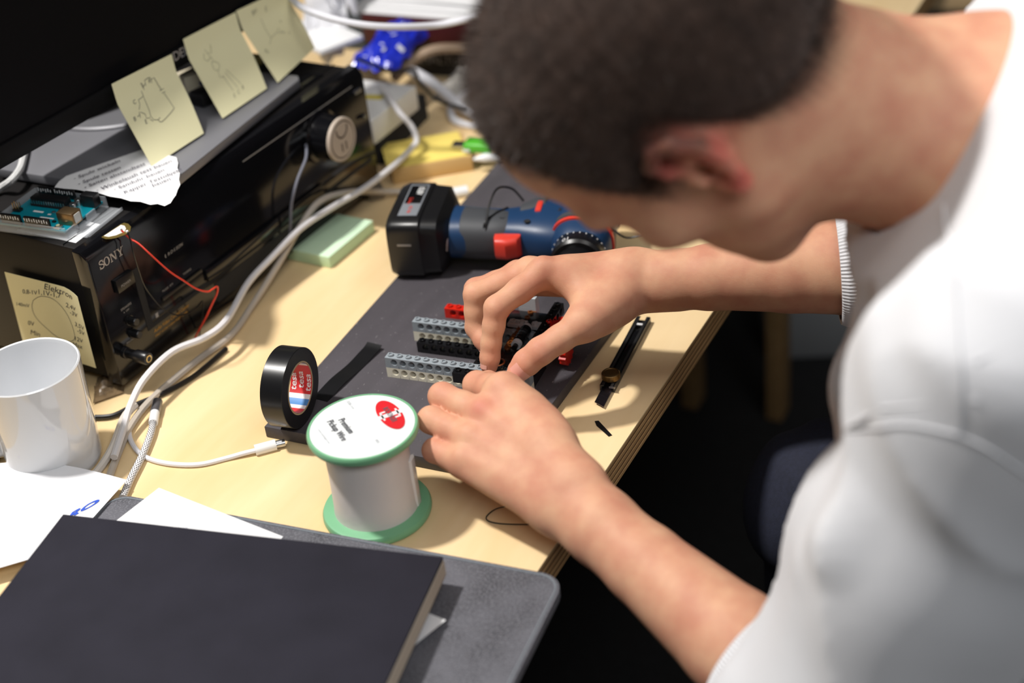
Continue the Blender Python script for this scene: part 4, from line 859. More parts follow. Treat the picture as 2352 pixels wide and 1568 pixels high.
# belt clip end and wrapped cable tie
tie = MB().use(M['black'])
loop = [Vector((0.078, -0.0165, 0.030)), Vector((0.079, -0.012, 0.046)), Vector((0.080, 0.002, 0.058)), Vector((0.085, 0.022, 0.066)), Vector((0.096, 0.034, 0.060)), Vector((0.106, 0.034, 0.047))]
tie.tube(loop, 0.0011, 8, 8); tie.build('cable_tie', None, DR)
tie = MB().use(M['black']); tie.tube([(0.0755, -0.017, 0.028), (0.0775, -0.010, 0.0485), (0.085, 0.004, 0.0500), (0.094, 0.018, 0.0490)], 0.0010, 8, 8); tie.build('cable_tie', None, DR)
tie = MB().use(M['silver']); tie.tube([(0.0445, 0.022, 0.046), (0.044, 0.004, 0.048), (0.043, -0.014, 0.040), (0.042, -0.022, 0.026)], 0.0010, 8, 6); tie.build('belt_hook', None, DR)
tie = MB().use(M['black']); tie.tube([(0.190, -0.010, 0.046), (0.200, -0.014, 0.038), (0.208, -0.012, 0.034), (0.222, -0.012, 0.038)], 0.0009, 8, 6); tie.build('wrist_cord', None, DR)

# ================================================================ felt sleeve, book and papers in the foreground
felt = speckle('grey_felt', sr(88, 88, 94), sr(108, 108, 114), 700, 0.52, 0.95, (1, 1, 1), 0.38)
fa = math.radians(5.3)
FLT = thing('felt_sleeve', (0.022, -0.1700, T), fa, 'dark grey felt laptop sleeve hanging over the desk edge under the black book', 'sleeve')
def rrect(x0, x1, y0, y1, r, n=6):
    out = []
    for cx_, cy_, a0 in ((x1 - r, y1 - r, 0), (x0 + r, y1 - r, 90), (x0 + r, y0 + r, 180), (x1 - r, y0 + r, 270)):
        for k in range(n + 1): a = math.radians(a0 + 90 * k / n); out.append((cx_ + r * math.cos(a), cy_ + r * math.sin(a)))
    return out
b = MB().use(felt); b.prism(rrect(-0.366, 0.004, -0.262, 0.0, 0.016), 0.0004, 0.0042, bev=0.0008); b.build('lower_layer', None, FLT)
b = MB().use(felt); b.prism(rrect(-0.366, 0.004, -0.262, 0.0, 0.016), 0.0046, 0.0086, bev=0.0008); b.build('upper_layer', None, FLT)
b = MB().use(mat('stitching', sr(120, 126, 132), .8)); q = rrect(-0.3635, 0.0015, -0.2595, -0.0025, 0.0145); b.tube([(x, y, 0.0088) for x, y in q], 0.0007, 6, 1, closed=True); b.build('edge_seam', None, FLT)
ZF = 0.0088
# black book
bk0, bk1 = Vector((-0.3368,-0.2600,0.7735)), Vector((-0.0481,-0.2047,0.7735)); bx = bk1 - bk0; BW = bx.length; ba = math.atan2(bx.y, bx.x)
BK = thing('hardcover_book', (bk0.x, bk0.y, T), ba, 'large closed black hardcover book lying on the felt sleeve', 'book')
cov = mat('black_cloth', sr(37, 36, 45), 0.8, spec=0.2, bump=0.25, bscale=2500, var=.12, vscale=25)
BH = 0.216
zb0, zb1 = 0.0165, 0.0335
b = MB().use(cov); b.box((BW / 2, -BH / 2, zb1 - 0.0012), (BW, BH, 0.0024), bev=0.0006); b.build('front_cover', None, BK)
b = MB().use(cov); b.box((BW / 2, -BH / 2, zb0 + 0.0012), (BW, BH, 0.0024), bev=0.0006); b.build('back_cover', None, BK)
b = MB().use(cov); b.box((0.0012, -BH / 2, (zb0 + zb1) / 2), (0.0024, BH, zb1 - zb0 - .0006), bev=0.0006); b.build('spine', None, BK)
b = MB().use(mat('page_block', sr(190, 178, 160), .9, bump=.4, bscale=1500)); b.box((BW / 2 + 0.0012, -BH / 2, (zb0 + zb1) / 2), (BW - 0.001, BH - 0.002, zb1 - zb0 - 0.0050)); b.build('page_block', None, BK)
# thin folder and loose sheets between sleeve and book
fo = MB().use(mat('blue_folder', sr(30, 62, 104), .5)); fo.box((BW / 2 - .02, -BH / 2 - .02, 0.0140), (BW - 0.03, BH, 0.0020), bev=.0004)
tag(fo.build('folder', None, None, loc=(bk0.x, bk0.y, T), rz=ba), 'slim dark blue folder peeping out beneath the black book', 'folder')
def page(name, px, label, z, curl=0.0, m=M['paper'], cat='paper'):
    q = [Vector(p) for p in px]; a, b_, c, d = q
    mb = MB().use(m); mb.sheet(lambda u, v: (a * (1 - u) + b_ * u) * (1 - v) + (d * (1 - u) + c * u) * v + Vector((0, 0, curl * math.sin(math.pi * u) * (1 - v) ** 2)), 10, 10, 0.00014)
    o = mb.build(name, None, None, world=True, loc=a); tag(o, label, cat); return o, (lambda x, y, lift=.0006: (a * (1 - x) + b_ * x) * y + (d * (1 - x) + c * x) * (1 - y) + Vector((0, 0, curl * math.sin(math.pi * x) * y ** 2 + lift)))
o, fm = page('printed_page', [(-0.3081,-0.1900,0.7525),(-0.1833,-0.2054,0.7525),(-0.1814,-0.2585,0.7510),(-0.3197,-0.2559,0.7510)], 'white printed page between the felt sleeve and the top edge of the book', 0)
b = MB().use(mat('print_grey', sr(130, 132, 145), .9))
text_on(b, 'Verwalter', 0.030 * 1.6, fm, .30, .44, math.radians(44), scale_x=1.0)
for i, t in enumerate(('Hausordnung und Regeln', 'bitte beachten Sie die', 'folgenden Punkte im', 'Werkraum der Schule', 'und melden Sie sich')):
    text_on(b, t, 0.026, fm, .38 + .035 * i, .44 - .035 * i, math.radians(44))
b.build('printed_text', None, o, world=True, angle=None)
o, fm = page('loose_sheet', [(-0.0941,-0.2712,0.7525),(-0.0507,-0.2378,0.7530),(-0.0292,-0.2409,0.7535),(-0.0460,-0.2955,0.7525)], 'white sheet corner sticking out beside the page block of the book', 0)
o, fm = page('carrier_bag', [(-0.4735,-0.2171,0.7510),(-0.3402,-0.1891,0.7510),(-0.3306,-0.2730,0.7525),(-0.3824,-0.3271,0.7525)], 'white plastic bag with blue lettering lying left of the black book', 0, 0.010, mat('white_film', (0.78, 0.78, 0.80), .35), 'bag')
b = MB().use(M['ink_blue'])
V, Fc = text_data('RO', 0.20, shear=.1, thin=.008)
b.raw([fm(.80 + v.x * .50, .40 + v.y * .62 + v.x * .75) for v in V], Fc); V, Fc = text_data('e', 0.10, shear=.1); b.raw([fm(.17 + v.x * .5, .78 + v.y * .5) for v in V], Fc)
b.build('blue_lettering', None, o, world=True, angle=None)
b = MB().use(M['black']); b.box((0, 0, 0.012), (0.020, 0.09, 0.022), bev=.002); tag(b.build('power_adapter', None, None, loc=(-0.4836,-0.1843,0.7400), rz=0.3), 'black power adapter edge showing left of the mug', 'adapter')

# ================================================================ clutter at the back of the desk
def boxon(name, px0, px1, depth, z0, h, m, label, cat, bev=.001, group=None, side=1):
    """box whose near lower edge runs px0 -> px1; depth goes away from us"""
    a, c = Vector(px0), Vector(px1); d = c - a; L = d.length; an = math.atan2(d.y, d.x)
    b = MB().use(m); b.box((L / 2, side * depth / 2, h / 2), (L, depth, h), bev=bev); o = b.build(name, None, None, loc=(a.x, a.y, T + z0), rz=an); tag(o, label, cat, group); return o
cardb = mat('cardboard', sr(206, 170, 112), .8); yel = mat('yellow_paper', sr(236, 212, 110), .8)
bb = boxon('black_box', (-0.4335,0.3622,0.7400), (-0.4425,0.4805,0.7400), .13, .0003, .030, M['black_matte'], 'flat black box lying under the white carton behind the receiver', 'box')
wb = thing('white_carton', (-0.4311,0.3504,0.7706), 0, 'white carton with a yellow and blue stripe on top of the black box', 'carton')
a_, c_ = Vector((-0.4311,0.3504,0.7706)), Vector((-0.4290,0.4421,0.7706)); wb.matrix_world = Matrix.Translation(a_) @ Matrix.Rotation(math.atan2((c_ - a_).y, (c_ - a_).x), 4, 'Z'); LW = (c_ - a_).length
b = MB().use(mat('carton_white', (.72, .71, .69), .6)); b.box((LW / 2, .055, .0135), (LW, .11, .027), bev=.001); b.build('body', None, wb)
b = MB().use(mat('stripe_yellow', sr(206, 186, 40), .6)); b.box((LW / 2 + .012, .060, .0272), (.010, .10, .0003), Matrix.Rotation(0.18, 4, 'Z')); b.build('yellow_stripe', None, wb)
b = MB().use(mat('stripe_blue', sr(70, 120, 170), .6)); b.box((LW / 2 - .015, .085, .0272), (.030, .045, .0003), Matrix.Rotation(0.18, 4, 'Z')); b.build('blue_stripe', None, wb)
yb = thing('yellow_box', (-0.3951,0.3284,0.7400), 0, 'shallow tan box with a bright yellow top behind the drill battery', 'box')
a_, c_ = Vector((-0.3991,0.3262,0.7400)), Vector((-0.3317,0.3777,0.7400)); yb.matrix_world = Matrix.Translation(a_ + Vector((0, 0, .0004))) @ Matrix.Rotation(math.atan2((c_ - a_).y, (c_ - a_).x), 4, 'Z'); LW = (c_ - a_).length
b = MB().use(cardb); b.box((LW / 2, .032, .0085), (LW, .064, .017), bev=.0006); b.build('body', None, yb)
b = MB().use(yel); b.box((LW / 2 - .004, .033, .0174), (LW, .062, .0010), bev=.0003); b.build('yellow_lid', None, yb)
us = thing('usb_stick', (-0.3434,0.3915,0.7582), 0, 'bright green memory stick with a metal plug on the yellow box', 'memory stick')
q0, q1 = Vector((-0.3580,0.3861,0.7640)), Vector((-0.3174,0.3927,0.7640)); us.matrix_world = Matrix.Translation(Vector((q0.x, q0.y, T + .0182))) @ Matrix.Rotation(math.atan2((q1 - q0).y, (q1 - q0).x), 4, 'Z')
b = MB().use(M['silver']); b.box((.007, 0, .0045), (.014, .012, .0045), bev=.0005); b.build('metal_plug', None, us)
b = MB().use(mat('lime_plastic', sr(84, 178, 50), .35)); b.box((.030, 0, .0055), (.032, .020, .0108), bev=.003, seg=3); b.build('green_body', None, us)
b = MB().use(prt); b.box((.018, -.0104, .0035), (.008, .0005, .0035), bev=.0001); b.build('white_tag', None, us)
# white pointed marker on the strip
a_, c_ = Vector((-0.3273,0.3722,0.7565)), Vector((-0.2876,0.3975,0.7565)); b = MB().use(M['white'])
b.tube([a_, a_.lerp(c_, .15), a_.lerp(c_, .35), a_.lerp(c_, .7), c_], .0048, 14, 5, rad=lambda t: .22 + .78 * min(1, t / .4)); tag(b.build('marker_pen', None, None, world=True, loc=a_), 'white pointed marker lying across the far end of the narrow board', 'pen')
# plugs near the battery
a_, c_ = Vector((-0.3239,0.3177,0.7455)), Vector((-0.3117,0.3271,0.7455)); b = MB().use(M['white']); b.tube([a_, c_], .0055, 14, 1); tag(b.build('white_plug', None, None, world=True, loc=a_), 'white cable plug end behind the drill battery', 'plug')
boxon('adapter_plug', (-0.4038,0.2832,0.7400), (-0.3908,0.2947,0.7400), .020, .0003, .014, mat('grey_adapter', sr(120, 110, 96), .5), 'small grey adapter plug by the foot of the receiver', 'plug', .003)
# books, papers, packets in the far corner
bk_ = dict(m1=mat('red_cover', sr(60, 9, 11), .5), m2=mat('black_cover', (.008, .007, .008), .5))
o = boxon('black_book', (-0.5482,0.5843,0.7400), (-0.4092,0.5959,0.7400), .20, .0003, .045, bk_['m2'], 'thick black book at the bottom of the far stack', 'book')
o2 = boxon('red_book', (-0.5686,0.5626,0.7860), (-0.4043,0.5739,0.7860), .20, .046, .034, bk_['m1'], 'dark red book on the black book in the far stack', 'book')
V, Fc = text_data('SCHALTUNGEN · PRAXIS', .016); a_ = Vector((-0.5482,0.5843,0.7400)); c_ = Vector((-0.4092,0.5959,0.7400)); an = math.atan2((c_ - a_).y, (c_ - a_).x)
b = MB().use(M['grey_text']); b.raw([(v.x + .02, -.0004, v.y + .016) for v in V], [tuple(f) for f in Fc]); b.build('spine_print', None, o, angle=None)
random.seed(3)
for k, nm in enumerate(('bottom', 'second lowest', 'third lowest', 'third highest', 'second highest', 'topmost')):
    b = MB().use(M['paper']); b.box((.1485, .105, .0004), (.297, .21, .0008))
    pp = Vector((-0.5892,0.5687,0.8210)) + Vector((.003 * k, .006 * k, 0)); tag(b.build('loose_paper', None, None, loc=(pp.x, pp.y, T + .0805 + .0016 * k), rz=an + random.uniform(-.10, .10)), nm + ' white sheet of the loose pile on the red book', 'paper', 'loose paper pile on the red book')
# slate grey case
boxon('grey_case', (-0.6635,0.6343,0.7400), (-0.6138,0.6373,0.7400), .16, .0003, .075, mat('slate', sr(62, 70, 78), .6), 'slate grey case standing left of the red book', 'case', .004)
# crumpled blue packet
def crumple(name, c0, ux, uy, amp, m, label, cat, seed, n=26, hh=.03, th=.0004):
    c0, ux, uy = Vector(c0), Vector(ux) - Vector(c0), Vector(uy) - Vector(c0)
    def f(u, v):
        q = Vector((u * 4 + seed, v * 4, seed)); return c0 + ux * u + uy * v + Vector((0, 0, hh * math.sin(math.pi * u) ** .6 * math.sin(math.pi * v) ** .6 + amp * abs(noise.noise(q)) + amp * .5 * noise.noise(q * 2.3))) + Vector((noise.noise(q + Vector((9, 0, 0))), noise.noise(q + Vector((0, 9, 0))), 0)) * amp * .5
    b = MB().use(m); b.sheet(f, n, n, th); o = b.build(name, None, None, world=True, loc=c0, angle=25); tag(o, label, cat); return o, f
bagm = mat('blue_foil', sr(34, 48, 178), .22); o, f_ = crumple('blue_packet', (-0.5250,0.4571,0.7980), (-0.4727,0.4697,0.7980), (-0.5372,0.5917,0.7980), .012, bagm, 'crumpled glossy blue packet on the white carton', 'packet', 2.2, hh=.022)
b = MB().use(mat('packet_print', (.7, .72, .8), .3)); random.seed(8)
for k in range(12):
    u, v = random.uniform(.15, .9), random.uniform(.1, .9); w_ = random.uniform(.02, .05)
    b.raw([f_(u + dx * w_, v + dy * w_ * .6) + Vector((0, 0, .0012)) for dx, dy in ((-1, -1), (1, -.6), (1.2, 1), (-.8, .8))], [(0, 1, 2, 3)])
b.build('printed_patches', None, o, world=True, angle=None)
crumple('white_bag', (-0.6179,0.4987,0.7900), (-0.5718,0.5069,0.7900), (-0.6231,0.5811,0.8600), .05, mat('bag_film', (.75, .75, .78), .3), 'thin white plastic bag hanging behind the far sticky note', 'bag', 5.1, hh=.03)
boxon('white_folder', (-0.5564,0.4552,0.8150), (-0.5320,0.5071,0.8150), .07, .0753, .006, M['paper'], 'white envelope lying between the plastic bag and the blue packet', 'envelope', .001)
crumple('grey_cloth', (-0.4641,0.5195,0.7400), (-0.4085,0.5275,0.7400), (-0.4578,0.6167,0.7400), .012, mat('cloth_grey', sr(176, 172, 166), .9), 'pale grey cloth lying beside the coiled white cables', 'cloth', 7.7, hh=.018)
cable('white_lead', [(-0.4980,0.3332,0.9400),(-0.4579,0.2997,0.9400),(-0.4256,0.3014,0.9300),(-0.3960,0.3153,0.9200),(-0.3731,0.3412,0.9100),(-0.3540,0.3754,0.9000),(-0.3335,0.3928,0.9000),(-0.3118,0.4177,0.9000)], .0035, white_c, 'white lead swinging across in front of the loose papers')
cable('beige_lead', [(-0.5005,0.5100,0.7700),(-0.4845,0.5164,0.7850),(-0.4760,0.5384,0.7900),(-0.4573,0.5474,0.7950),(-0.4282,0.5664,0.7900),(-0.3993,0.5749,0.7850)], .006, mat('tan_lead', sr(150, 128, 106), .6), 'thick tan lead arching in front of the black book')
cable('white_lead', [(-0.4822,0.5161,0.7800),(-0.4570,0.5144,0.7700),(-0.4358,0.5094,0.7600),(-0.4068,0.4951,0.7520),(-0.3779,0.4908,0.7440)], .006, white_c, 'thick white lead running down beside the grey cloth')
cable('white_lead', [(-0.4045,0.5549,0.7500),(-0.4208,0.5368,0.7480),(-0.4299,0.5155,0.7440),(-0.4183,0.4897,0.7440),(-0.4016,0.4730,0.7440),(-0.3757,0.4706,0.7440),(-0.3682,0.4933,0.7440)], .0045, white_c, 'coiled white lead next to the green memory stick')
cable('black_lead', [(-0.4891,0.4261,0.8300),(-0.4673,0.4252,0.8250),(-0.4500,0.4351,0.8150),(-0.4510,0.4763,0.8000),(-0.4513,0.4864,0.7800),(-0.4268,0.4830,0.7620),(-0.3944,0.4879,0.7540)], .002, M['black'], 'thin black lead crossing the blue packet')
# grey lead hanging in front of the receiver, braided lead on the slab, plugs on the slab
cable('grey_lead', [RM @ Vector(v) for v in ((.286, -.003, .104), (.272, -.012, .098), (.252, -.014, .085), (.240, -.012, .066), (.236, -.010, .048), (.236, -.006, .034))], .0014, mat('lead_grey', sr(110, 112, 124), .5), 'thin grey lead hanging in front of the receiver below the big knob')
cable('braided_lead', [(-0.6010,0.0458,0.8945),(-0.5797,0.0172,0.8945),(-0.5679,-0.0006,0.8945),(-0.5640,-0.0161,0.8930),(-0.5775,-0.0184,0.8850),(-0.5821,-0.0361,0.8835)], .0034, mat('braid', sr(205, 205, 205), .8, bump=1.0, bscale=700), 'white braided lead lying on the slab below the monitor')
cp = thing('cream_plug', (-0.5232,0.1976,0.8902), math.radians(60), 'cream plastic plug with a blue hole on the silver slab', 'plug')
b = MB().use(mat('cream_plastic', sr(206, 196, 172), .45)); b.prism([(-.012, -.010), (.004, -.012), (.014, -.004), (.014, .006), (.004, .012), (-.012, .010)], .0002, .018, bev=.001); b.build('body', None, cp)
b = MB().use(mat('deep_blue', sr(24, 40, 100), .5)); b.cyl((.004, -.0125, .009), (.004, -.0108, .009), .0028, seg=16); b.build('hole', None, cp)
boxon('black_plug', (-0.4864,0.1613,0.8902), (-0.4828,0.1772,0.8902), .018, .1503, .014, M['black'], 'small black plug on the silver slab between the notes', 'plug', .002)
boxon('connector', (-0.4916,0.2585,0.8902), (-0.4911,0.2685,0.8902), .014, .1503, .010, mat('olive', sr(140, 132, 84), .5), 'olive green connector on the slab behind the notes', 'connector', .001)
# ---------------------------------------------------------------- furniture beyond the desk
bq = Vector((-0.1360,1.6625,0.4400)); bn = thing('bench', (bq.x - 0.024, bq.y + 0.168, 0), math.radians(8), 'wooden bench with grey slats standing behind the desk', 'bench')
b = MB().use(wood('bench_wood', sr(196, 170, 132), sr(170, 142, 104), (3, 30, 30))); b.box((0, 0, .455), (1.3, .34, .03), bev=.003); b.build('plank', None, bn)
for k in range(16):
    b = MB().use(mat('slat_grey', sr(110, 112, 114), .6) if 'slat_grey' not in bpy.data.materials else bpy.data.materials['slat_grey']); b.box((-.56 + .075 * k, -.14, .235), (.040, .016, .40), bev=.002); b.build('slat', None, bn)
for x in (-.6, .6):
    b = MB().use(bpy.data.materials['bench_wood']); b.box((x, 0, .22), (.04, .30, .44), bev=.003); b.build('leg', None, bn)
b = MB().use(mat('lime_fabric', sr(196, 206, 104), .9)); b.lathe([(0, .0), (.11, .0), (.135, .012), (.135, .035), (.11, .048), (0, .052)], 40); tag(b.build('seat_cushion', None, None, loc=Vector((-0.2452,1.7064,0.4705))), 'round lime green cushion on the bench behind the man', 'cushion')
b = MB().use(mat('crate_grey', sr(150, 152, 154), .7)); cq = Vector((-0.2121,1.2731,-0.0000)); b.box((0, 0, .06), (.20, .14, .12), bev=.006); tag(b.build('storage_box', None, None, loc=(cq.x, cq.y, .0005), rz=.4), 'pale grey box standing on the floor behind the desk', 'box')

# ================================================================ person: signed distance modelling, meshed with surface nets
def rc(a, b, ra, rb, k=0.006): 
    a = np.array(a, float); b = np.array(b, float)
    return dict(t='rc', a=a, b=b, ra=ra, rb=rb, k=k, c=(a + b) / 2, R=np.linalg.norm(b - a) / 2 + max(ra, rb))
def el(c, r, Rm=None, k=0.006, op='u'):
    return dict(t='el', c=np.array(c, float), r=np.array(r, float), M=np.eye(3) if Rm is None else np.array(Rm, float), k=k, R=max(r), op=op)
def cut(p): p['op'] = 's'; return p
def chain(pts, rads, k=0.004): return [rc(pts[i], pts[i + 1], rads[i], rads[i + 1], k) for i in range(len(pts) - 1)]
def prim_d(p, X):
    if p['t'] == 'rc':
        a, b, r1, r2 = p['a'], p['b'], p['ra'], p['rb']; ba = b - a; l2 = ba @ ba; rr = r1 - r2; a2 = l2 - rr * rr; il2 = 1 / l2
        pa = X - a; y = pa @ ba; z = y - l2; q = pa * l2 - np.outer(y, ba); x2 = np.einsum('ij,ij->i', q, q)
        y2 = y * y * l2; z2 = z * z * l2; kk = np.sign(rr) * rr * rr * x2
        d = (np.sqrt(np.maximum(x2 * a2 * il2, 0)) + y * rr) * il2 - r1
        c1 = np.sign(z) * a2 * z2 > kk; d1 = np.sqrt(x2 + z2) * il2 - r2
        c2 = np.sign(y) * a2 * y2 < kk; d2 = np.sqrt(x2 + y2) * il2 - r1
        return np.where(c1, d1, np.where(c2, d2, d))
    q = (X - p['c']) @ p['M'].T; k0 = np.linalg.norm(q / p['r'], axis=1); k1 = np.linalg.norm(q / (p['r'] ** 2), axis=1)
    return k0 * (k0 - 1.0) / np.maximum(k1, 1e-9)
def smin(a, b, k):
    h = np.clip(0.5 + 0.5 * (b - a) / k, 0, 1); return b * (1 - h) + a * h - k * h * (1 - h)
def fold(prims, X, d=None):
    for p in prims:
        e = prim_d(p, X)
        if d is None: d = e
        elif p.get('op') == 's': d = -smin(-d, e, p['k'])
        else: d = smin(d, e, p['k'])
    return d
class Field:
    def __init__(s, base, branches=(), disp=None, post=None): s.base = base; s.br = list(branches); s.disp = disp; s.post = post
    def prims(s): return s.base + [p for br in s.br for p in br[1]]
    def cull(s, c, R):
        near = lambda p: np.linalg.norm(p['c'] - c) < p['R'] * 1.05 + R + 0.03 + p['k']
        return Field([p for p in s.base if near(p)], [(k, [p for p in b if near(p)]) for k, b in s.br if any(near(p) for p in b)], s.disp, s.post)
    def __call__(s, X):
        b0 = [p for p in s.base]
        while b0 and b0[0].get('op') == 's': b0 = b0[1:]
        d0 = fold(b0, X) if b0 else np.full(len(X), 0.2); d = d0
        for k, br in s.br:
            if br: d = np.minimum(d, smin(d0, fold(br, X), k))
        if s.disp is not None: d = d + s.disp(X)
        if s.post is not None: d = s.post(X, d)
        return d
def surface_nets(F, h, lo, hi, N=16):
    lo = np.array(lo, float); nb = np.ceil((np.array(hi) - lo) / (h * N)).astype(int); half = h * N / 2
    ii = np.array([(i, j, k) for i in range(nb[0]) for j in range(nb[1]) for k in range(nb[2])])
    ctr = lo + (ii + 0.5) * h * N
    dc = np.concatenate([F(ctr[i:i + 20000]) for i in range(0, len(ctr), 20000)])
    act = np.abs(dc) < half * 1.732 * 1.35 + 0.008
    g1 = np.arange(N + 1); gx, gy, gz = np.meshgrid(g1, g1, g1, indexing='ij'); G = np.stack([gx, gy, gz], -1).reshape(-1, 3)
    KEY = 4096
    keys, pos, quads = [], [], []
    corner = np.array([(a, b, c) for a in (0, 1) for b in (0, 1) for c in (0, 1)])
    edges = [(i, j) for i in range(8) for j in range(i + 1, 8) if np.abs(corner[i] - corner[j]).sum() == 1]
    for bi in np.nonzero(act)[0]:
        base = ii[bi] * N; f = F.cull(ctr[bi], half * 1.733)
        if not f.base and not f.br: continue
        D = f(lo + (base + G) * h).reshape(N + 1, N + 1, N + 1)
        if D.min() > 0 or D.max() < 0: continue
        C = np.stack([D[a:N + a, b:N + b, c:N + c] for a, b, c in corner], -1).reshape(-1, 8)
        cell = G.reshape(N + 1, N + 1, N + 1, 3)[:N, :N, :N].reshape(-1, 3)
        s = C < 0; m = s.any(1) & ~s.all(1)
        if m.any():
            Cm = C[m]; acc = np.zeros((m.sum(), 3)); cnt = np.zeros(m.sum())
            for i, j in edges:
                x = (Cm[:, i] < 0) != (Cm[:, j] < 0); t = np.where(x, Cm[:, i] / np.where(x, Cm[:, i] - Cm[:, j], 1), 0)
                acc += x[:, None] * (corner[i] + t[:, None] * (corner[j] - corner[i])); cnt += x
            pos.append(lo + (base + cell[m] + acc / cnt[:, None]) * h); cc = base + cell[m]
            keys.append((cc[:, 0] * KEY + cc[:, 1]) * KEY + cc[:, 2])
        S_ = D < 0
        for ax in range(3):
            A0 = [slice(0, N)] * 3; A1 = [slice(0, N)] * 3; A1[ax] = slice(1, N + 1)
            s0 = S_[tuple(A0)]; s1 = S_[tuple(A1)]; x = np.argwhere(s0 != s1)
            if len(x) == 0: continue
            fl = s0[tuple(x.T)]; g = x + base; u = np.zeros(3, int); v = np.zeros(3, int); u[(ax + 1) % 3] = 1; v[(ax + 2) % 3] = 1
            kk = [((q[:, 0] * KEY + q[:, 1]) * KEY + q[:, 2]) for q in (g, g - u, g - u - v, g - v)]
            Qd = np.stack(kk, 1); Qd[~fl] = Qd[~fl][:, ::-1]; quads.append(Qd)
    keys = np.concatenate(keys); pos = np.concatenate(pos); quads = np.concatenate(quads)
    o = np.argsort(keys); keys = keys[o]; pos = pos[o]
    idx = np.searchsorted(keys, quads); idx = np.clip(idx, 0, len(keys) - 1); ok = (keys[idx] == quads).all(1)
    return pos, idx[ok]
def mesh_from(name, V, Q, m, parent=None, loc=(0, 0, 0)):
    me = bpy.data.meshes.new(name); V = V - np.array(loc)
    me.vertices.add(len(V)); me.vertices.foreach_set('co', V.astype(np.float32).ravel())
    me.loops.add(len(Q) * 4); me.loops.foreach_set('vertex_index', Q.astype(np.int32).ravel())
    me.polygons.add(len(Q)); me.polygons.foreach_set('loop_start', np.arange(0, len(Q) * 4, 4, dtype=np.int32))
    me.polygons.foreach_set('use_smooth', np.ones(len(Q), bool)); me.update(calc_edges=True); me.validate()
    me.materials.append(m); o = bpy.data.objects.new(name, me); COL.objects.link(o); o.parent = parent
    return o
def bounds(prims, m=0.03):
    lo = np.min([p['c'] - p['R'] for p in prims if p.get('op') != 's'], 0) - m; hi = np.max([p['c'] + p['R'] for p in prims if p.get('op') != 's'], 0) + m; return lo, hi
def lerp(a, b, t): return tuple(np.array(a) * (1 - t) + np.array(b) * t)

# ---------------------------------------------------------------- joints
# head frame: left, forward, up (unit vectors) and the point midway between the ears
hL = np.array((0.326, -0.916, -0.235)); hF = np.array((-0.528, 0.030, -0.848)); hU = np.array((-0.784, -0.401, 0.474))
hF /= np.linalg.norm(hF); hU -= hF * (hU @ hF); hU /= np.linalg.norm(hU); hL = np.cross(hU, hF)
hC = np.array((0.113, -0.112, 0.360 + T)); HR = np.array([hL, hF, hU])
def H(l, f, u): return hC + (l * hL + f * hF + u * hU) * 0.001
sk = []
# cranium, face, jaw
sk += [el(H(0, -6, 40), (.0755, .0975, .0860), HR, .02), el(H(0, 34, 60), (.060, .062, .050), HR, .03), el(H(0, -52, 20), (.060, .048, .050), HR, .03),
       el(H(0, 42, -18), (.058, .050, .062), HR, .03), rc(H(48, 20, -42), H(10, 74, -84), .020, .017, .025), rc(H(-48, 20, -42), H(-10, 74, -84), .020, .017, .025),
       el(H(0, 76, -86), (.022, .016, .016), HR, .02), el(H(0, 52, -58), (.044, .040, .034), HR, .02),
       el(H(47, 58, -12), (.020, .024, .017), HR, .018), el(H(-47, 58, -12), (.020, .024, .017), HR, .018), el(H(0, 84, 24), (.052, .014, .013), HR, .02)]
# eyes sockets, nose, lips
sk += [cut(el(H(31, 95, 2), (.016, .014, .010), HR, .010)), cut(el(H(-31, 95, 2), (.016, .014, .010), HR, .010)), el(H(31, 79, 1), (.0125, .0125, .0125), HR, .003), el(H(-31, 79, 1), (.0125, .0125, .0125), HR, .003),
       rc(H(0, 90, 12), H(0, 108, -30), .007, .0095, .010), el(H(12, 96, -34), (.008, .010, .007), HR, .006), el(H(-12, 96, -34), (.008, .010, .007), HR, .006),
       rc(H(-20, 86, -58), H(20, 86, -58), .0055, .0055, .006), rc(H(-17, 85, -66), H(17, 85, -66), .0065, .0065, .005), cut(rc(H(-22, 94, -62), H(22, 94, -62), .0018, .0018, .002))]
# ears: rim tubes, plate, concha
def ear(s):
    # helix spiral, antihelix, tragus and lobe around the hollow of the concha
    E = lambda a, b, c: H(s * (71 + (a - 71) * 0.95), -3 + (b + 3) * 0.82, 2 + (c - 2) * 0.80)
    e = [el(E(73, -8, 4), (.0075, .0150, .0215), HR, .008)]
    rim = [(74, 6, 4), (78, 12, 17), (83, 8, 32), (87, -6, 37), (90, -20, 31), (89, -26, 14), (86, -22, -4), (82, -12, -20), (78, -2, -29), (74, 5, -22), (71, 8, -12)]
    rr = [.0034, .0040, .0044, .0046, .0046, .0042, .0040, .0046, .0064, .0050, .0036]
    e += chain([E(*q) for q in rim], rr, .003)
    e += [rc(E(83, -12, 22), E(84, -15, -6), .0036, .0038, .004), cut(el(E(86, 0, -2), (.010, .0090, .0115), HR, .003)), cut(rc(E(84, 0, -4), E(66, 3, -3), .0046, .0038, .003)),
          cut(rc(E(88, -4, 28), E(87, -18, 22), .0028, .0028, .002)), rc(E(76, 10, 0), E(78, 9, -7), .0042, .0038, .003)]
    return e
sk += ear(1) + ear(-1)
# neck and trunk
C7 = np.array((0.2632,-0.0167,1.0395)); NB = np.array((0.2320,-0.0099,1.0266))
sk += [rc(H(0, -20, -28), C7, .044, .051, .03), rc(H(0, -2, -40), NB, .047, .062, .03)]
ShL = np.array((0.312, -0.185, T + 0.262)); ShR = np.array((0.345, 0.155, T + 0.270)); Pel = np.array((0.56, 0.0, T - 0.19))
sk += [rc(C7, lerp(ShL, ShR, .5), .060, .075, .04), rc(C7, ShL, .045, .050, .04), rc(C7, ShR, .045, .050, .04)]
